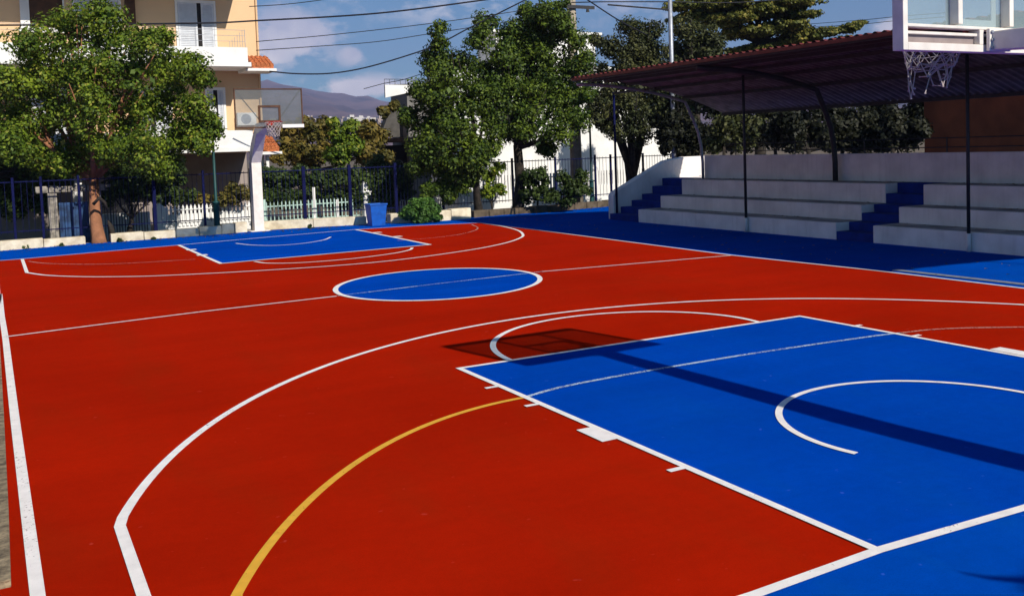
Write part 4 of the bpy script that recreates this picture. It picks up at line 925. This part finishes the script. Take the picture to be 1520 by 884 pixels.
o_ = leaves('weeds', LG6, wd, leaf=.05, clump=.06, dens=.8, per=20, seed=77); o_['kind'] = 'stuff'; tag(o_, 'small weeds growing at the foot of the far kerb wall', 'weeds')
# ------------------------------------------------------------------ poles, lamps, bin
def street_lamp(px, pyb, Y, label, z0):
    q = onY(px, pyb, Y); x = q[0]
    t = empty('street_lamp', (x, Y, z0), label, 'street lamp', 'slim green street lamps at the far side')
    MB().tube([(x, Y, z0), (x, Y, z0+.08), (x, Y, z0+.1), (x, Y, z0+.95)], [.13, .13, .09, .085], 12).build('base', GMETAL, t, smooth=True)
    MB().tube([(x, Y, z0+.95), (x, Y, z0+.99), (x, Y, z0+1.0), (x, Y, z0+1.05), (x, Y, z0+3.45)], [.12, .12, .06, .045, .035], 12).build('pole', GMETAL, t, smooth=True)
    MB().tube([(x, Y, z0+3.45), (x, Y, z0+3.5), (x, Y, z0+3.62)], [.05, .12, .04], 10).build('collar', GMETAL, t, smooth=True)
    MB().ball((x, Y, z0+3.75), .17, 8).build('lamp_globe', WPAINT, t, smooth=True)
street_lamp(323, 346, 27.35, 'slim dark green street lamp left of the far hoop column', 0)
street_lamp(879, 300, 27.9, 'slim dark street lamp right of the concrete utility pole', 0)
up_ = onY(857, 300, 28.9); pt = onY(847, 0, 28.9)
ut = empty('utility_pole', (up_[0], 28.9, -.6), 'pale concrete utility pole rising through the widest middle tree', 'utility pole')
MB().tube([(up_[0], 28.9, -.6), (up_[0], 28.9, 8.8)], [.25, .17], 14).build('pole', CONC, ut, smooth=True)
MB().box(up_[0]-1.7, up_[0]+.9, 28.62, 28.7, 7.62, 7.74).build('crossarm', DMETAL, ut)
for dx in (-1.55, -1.3, -.6, .6): MB().tube([(up_[0]+dx, 28.66, 7.5), (up_[0]+dx, 28.66, 7.64)], [.07, .05], 8).build('insulator', DMETAL, ut)
q = onD(997, 100, 36.); mp_ = empty('metal_pole', (q[0], q[1], -.6), 'tall grey metal floodlight pole behind the canopy left end', 'pole')
MB().tube([(q[0], q[1], -.6), (q[0], q[1], 9.5)], [.10, .075], 12).build('pole', GALV, mp_, smooth=True)
MB().tube([(q[0], q[1], 7.2), (q[0]-2.6, q[1]+.2, 7.3)], .03, 6).build('bracket', DMETAL, mp_)
MB().box(q[0]-.25, q[0]+.25, q[1]-.2, q[1]+.1, 9.5, 9.75).build('floodlight', GALV, mp_)
# bin
c = G(559, 334.5); bn = empty('litter_bin', tuple(c), 'bright blue square litter bin in front of the far kerb', 'bin')
zt_ = onY(559, 304, c[1])[2]; w0, w1 = .22, .27
m_ = MB(); vs = []
for (w_, z) in ((w0, .0), (w0, .03), (w1, zt_-.05), (w1, zt_)): vs += [(c[0]-w_, c[1]-w_, z), (c[0]+w_, c[1]-w_, z), (c[0]+w_, c[1]+w_, z), (c[0]-w_, c[1]+w_, z)]
m_.add(vs, [(i*4+k, i*4+(k+1) % 4, (i+1)*4+(k+1) % 4, (i+1)*4+k) for i in range(3) for k in range(4)]+[(3, 2, 1, 0)])
m_.build('body', BINB, bn, bevel=.012)
rm = MB(); W1 = w1+.025
rm.box(c[0]-W1, c[0]+W1, c[1]-W1, c[1]-w1+.03, zt_+.001, zt_+.045); rm.box(c[0]-W1, c[0]+W1, c[1]+w1-.03, c[1]+W1, zt_+.001, zt_+.045)
rm.box(c[0]-W1, c[0]-w1+.03, c[1]-w1+.031, c[1]+w1-.031, zt_+.001, zt_+.045); rm.box(c[0]+w1-.03, c[0]+W1, c[1]-w1+.031, c[1]+w1-.031, zt_+.001, zt_+.045)
rm.build('rim', BINB, bn, bevel=.006); MB().box(c[0]-w1+.032, c[0]+w1-.032, c[1]-w1+.032, c[1]+w1-.032, zt_-.08, zt_-.06).build('rubbish_bag', DMETAL, bn)

# ------------------------------------------------------------------ overhead cables
def cable(pts, r, label, D0=29.5, D1=None):
    n = len(pts); P_ = []
    D1 = D1 or D0
    # quadratic sag through the sighted points, hung between its two real ends
    q = [onD(*p, D0+(D1-D0)*i/(n-1)) for i, p in enumerate(pts)]
    P2 = []
    Q = [2*q[0]-q[1]]+q+[2*q[-1]-q[-2]]
    for i in range(1, len(Q)-2):
        for k in range(8):
            t = k/8; a, b, c_, d = Q[i-1:i+3]; P2.append(.5*((2*b)+(-a+c_)*t+(2*a-5*b+4*c_-d)*t*t+(-a+3*b-3*c_+d)*t**3))
    P2.append(Q[-2])
    tag(MB().tube(P2, r, 6).build('overhead_cable', CABLE, smooth=True), label, 'cable', 'overhead cables crossing the sky')
cable([(-60, 38), (100, 37), (300, 34.5), (380, 31), (560, 20), (720, 0), (790, -10)], .028, 'thickest black cable, crossing the cream block and the sky to the middle trees', 29, 33)
cable([(370, 10), (430, 6), (500, -3), (600, -18)], .014, 'short thin cable at the top of the sky beside the cream block', 31, 33)
cable([(380, 62), (500, 51), (640, 35), (760, 18), (850, 4)], .014, 'thin upper cable of the pair above the small round cloud', 32, 35)
cable([(380, 75), (470, 69), (560, 62), (640, 50), (760, 32), (850, 22)], .014, 'thin lower cable of the pair above the small round cloud', 32, 35)
cable([(400, 106), (440, 109.5), (490, 109), (540, 101), (600, 84), (650, 66), (700, 40), (790, -5)], .024, 'sagging black cable hung from the tiled canopy corner', 32.5, 33)
cable([(540, 132), (570, 124), (600, 118), (640, 105)], .014, 'short thin cable just above the white balcony', 40, 38)
cable([(850, -14), (872, 0), (918, 30), (960, 52)], .024, 'black cable running down to the right of the utility pole', 33, 36)
cable([(850, 4), (900, 3), (990, 3), (1090, 4), (1200, -3)], .02, 'nearly level cable passing the metal pole at the top', 34, 38)
cable([(1200, 36), (1280, 30), (1330, 25), (1420, 18)], .014, 'thin cable between the pine and the near backboard, upper one', 50, 40)
cable([(1200, 41), (1280, 36), (1330, 31), (1420, 24)], .014, 'thin cable between the pine and the near backboard, lower one', 50, 40)

# ------------------------------------------------------------------ haze
HAZE = True
if HAZE:
    hz = MB().box(-3500, 6200, -400, 5600, -1.7, 620).build('haze', None)
    hz.data.materials.clear()
    m = bpy.data.materials.new('haze'); m.use_nodes = True; n = m.node_tree.nodes; l = m.node_tree.links
    n.remove(n['Principled BSDF']); pv = n.new('ShaderNodeVolumePrincipled'); pv.inputs['Density'].default_value = .00017; pv.inputs['Color'].default_value = (.50, .58, 1.0, 1)
    l.new(pv.outputs[0], n['Material Output'].inputs['Volume']); hz.data.materials.append(m); hz['kind'] = 'stuff'; tag(hz, 'thin blue air haze over the far mountain', 'haze')
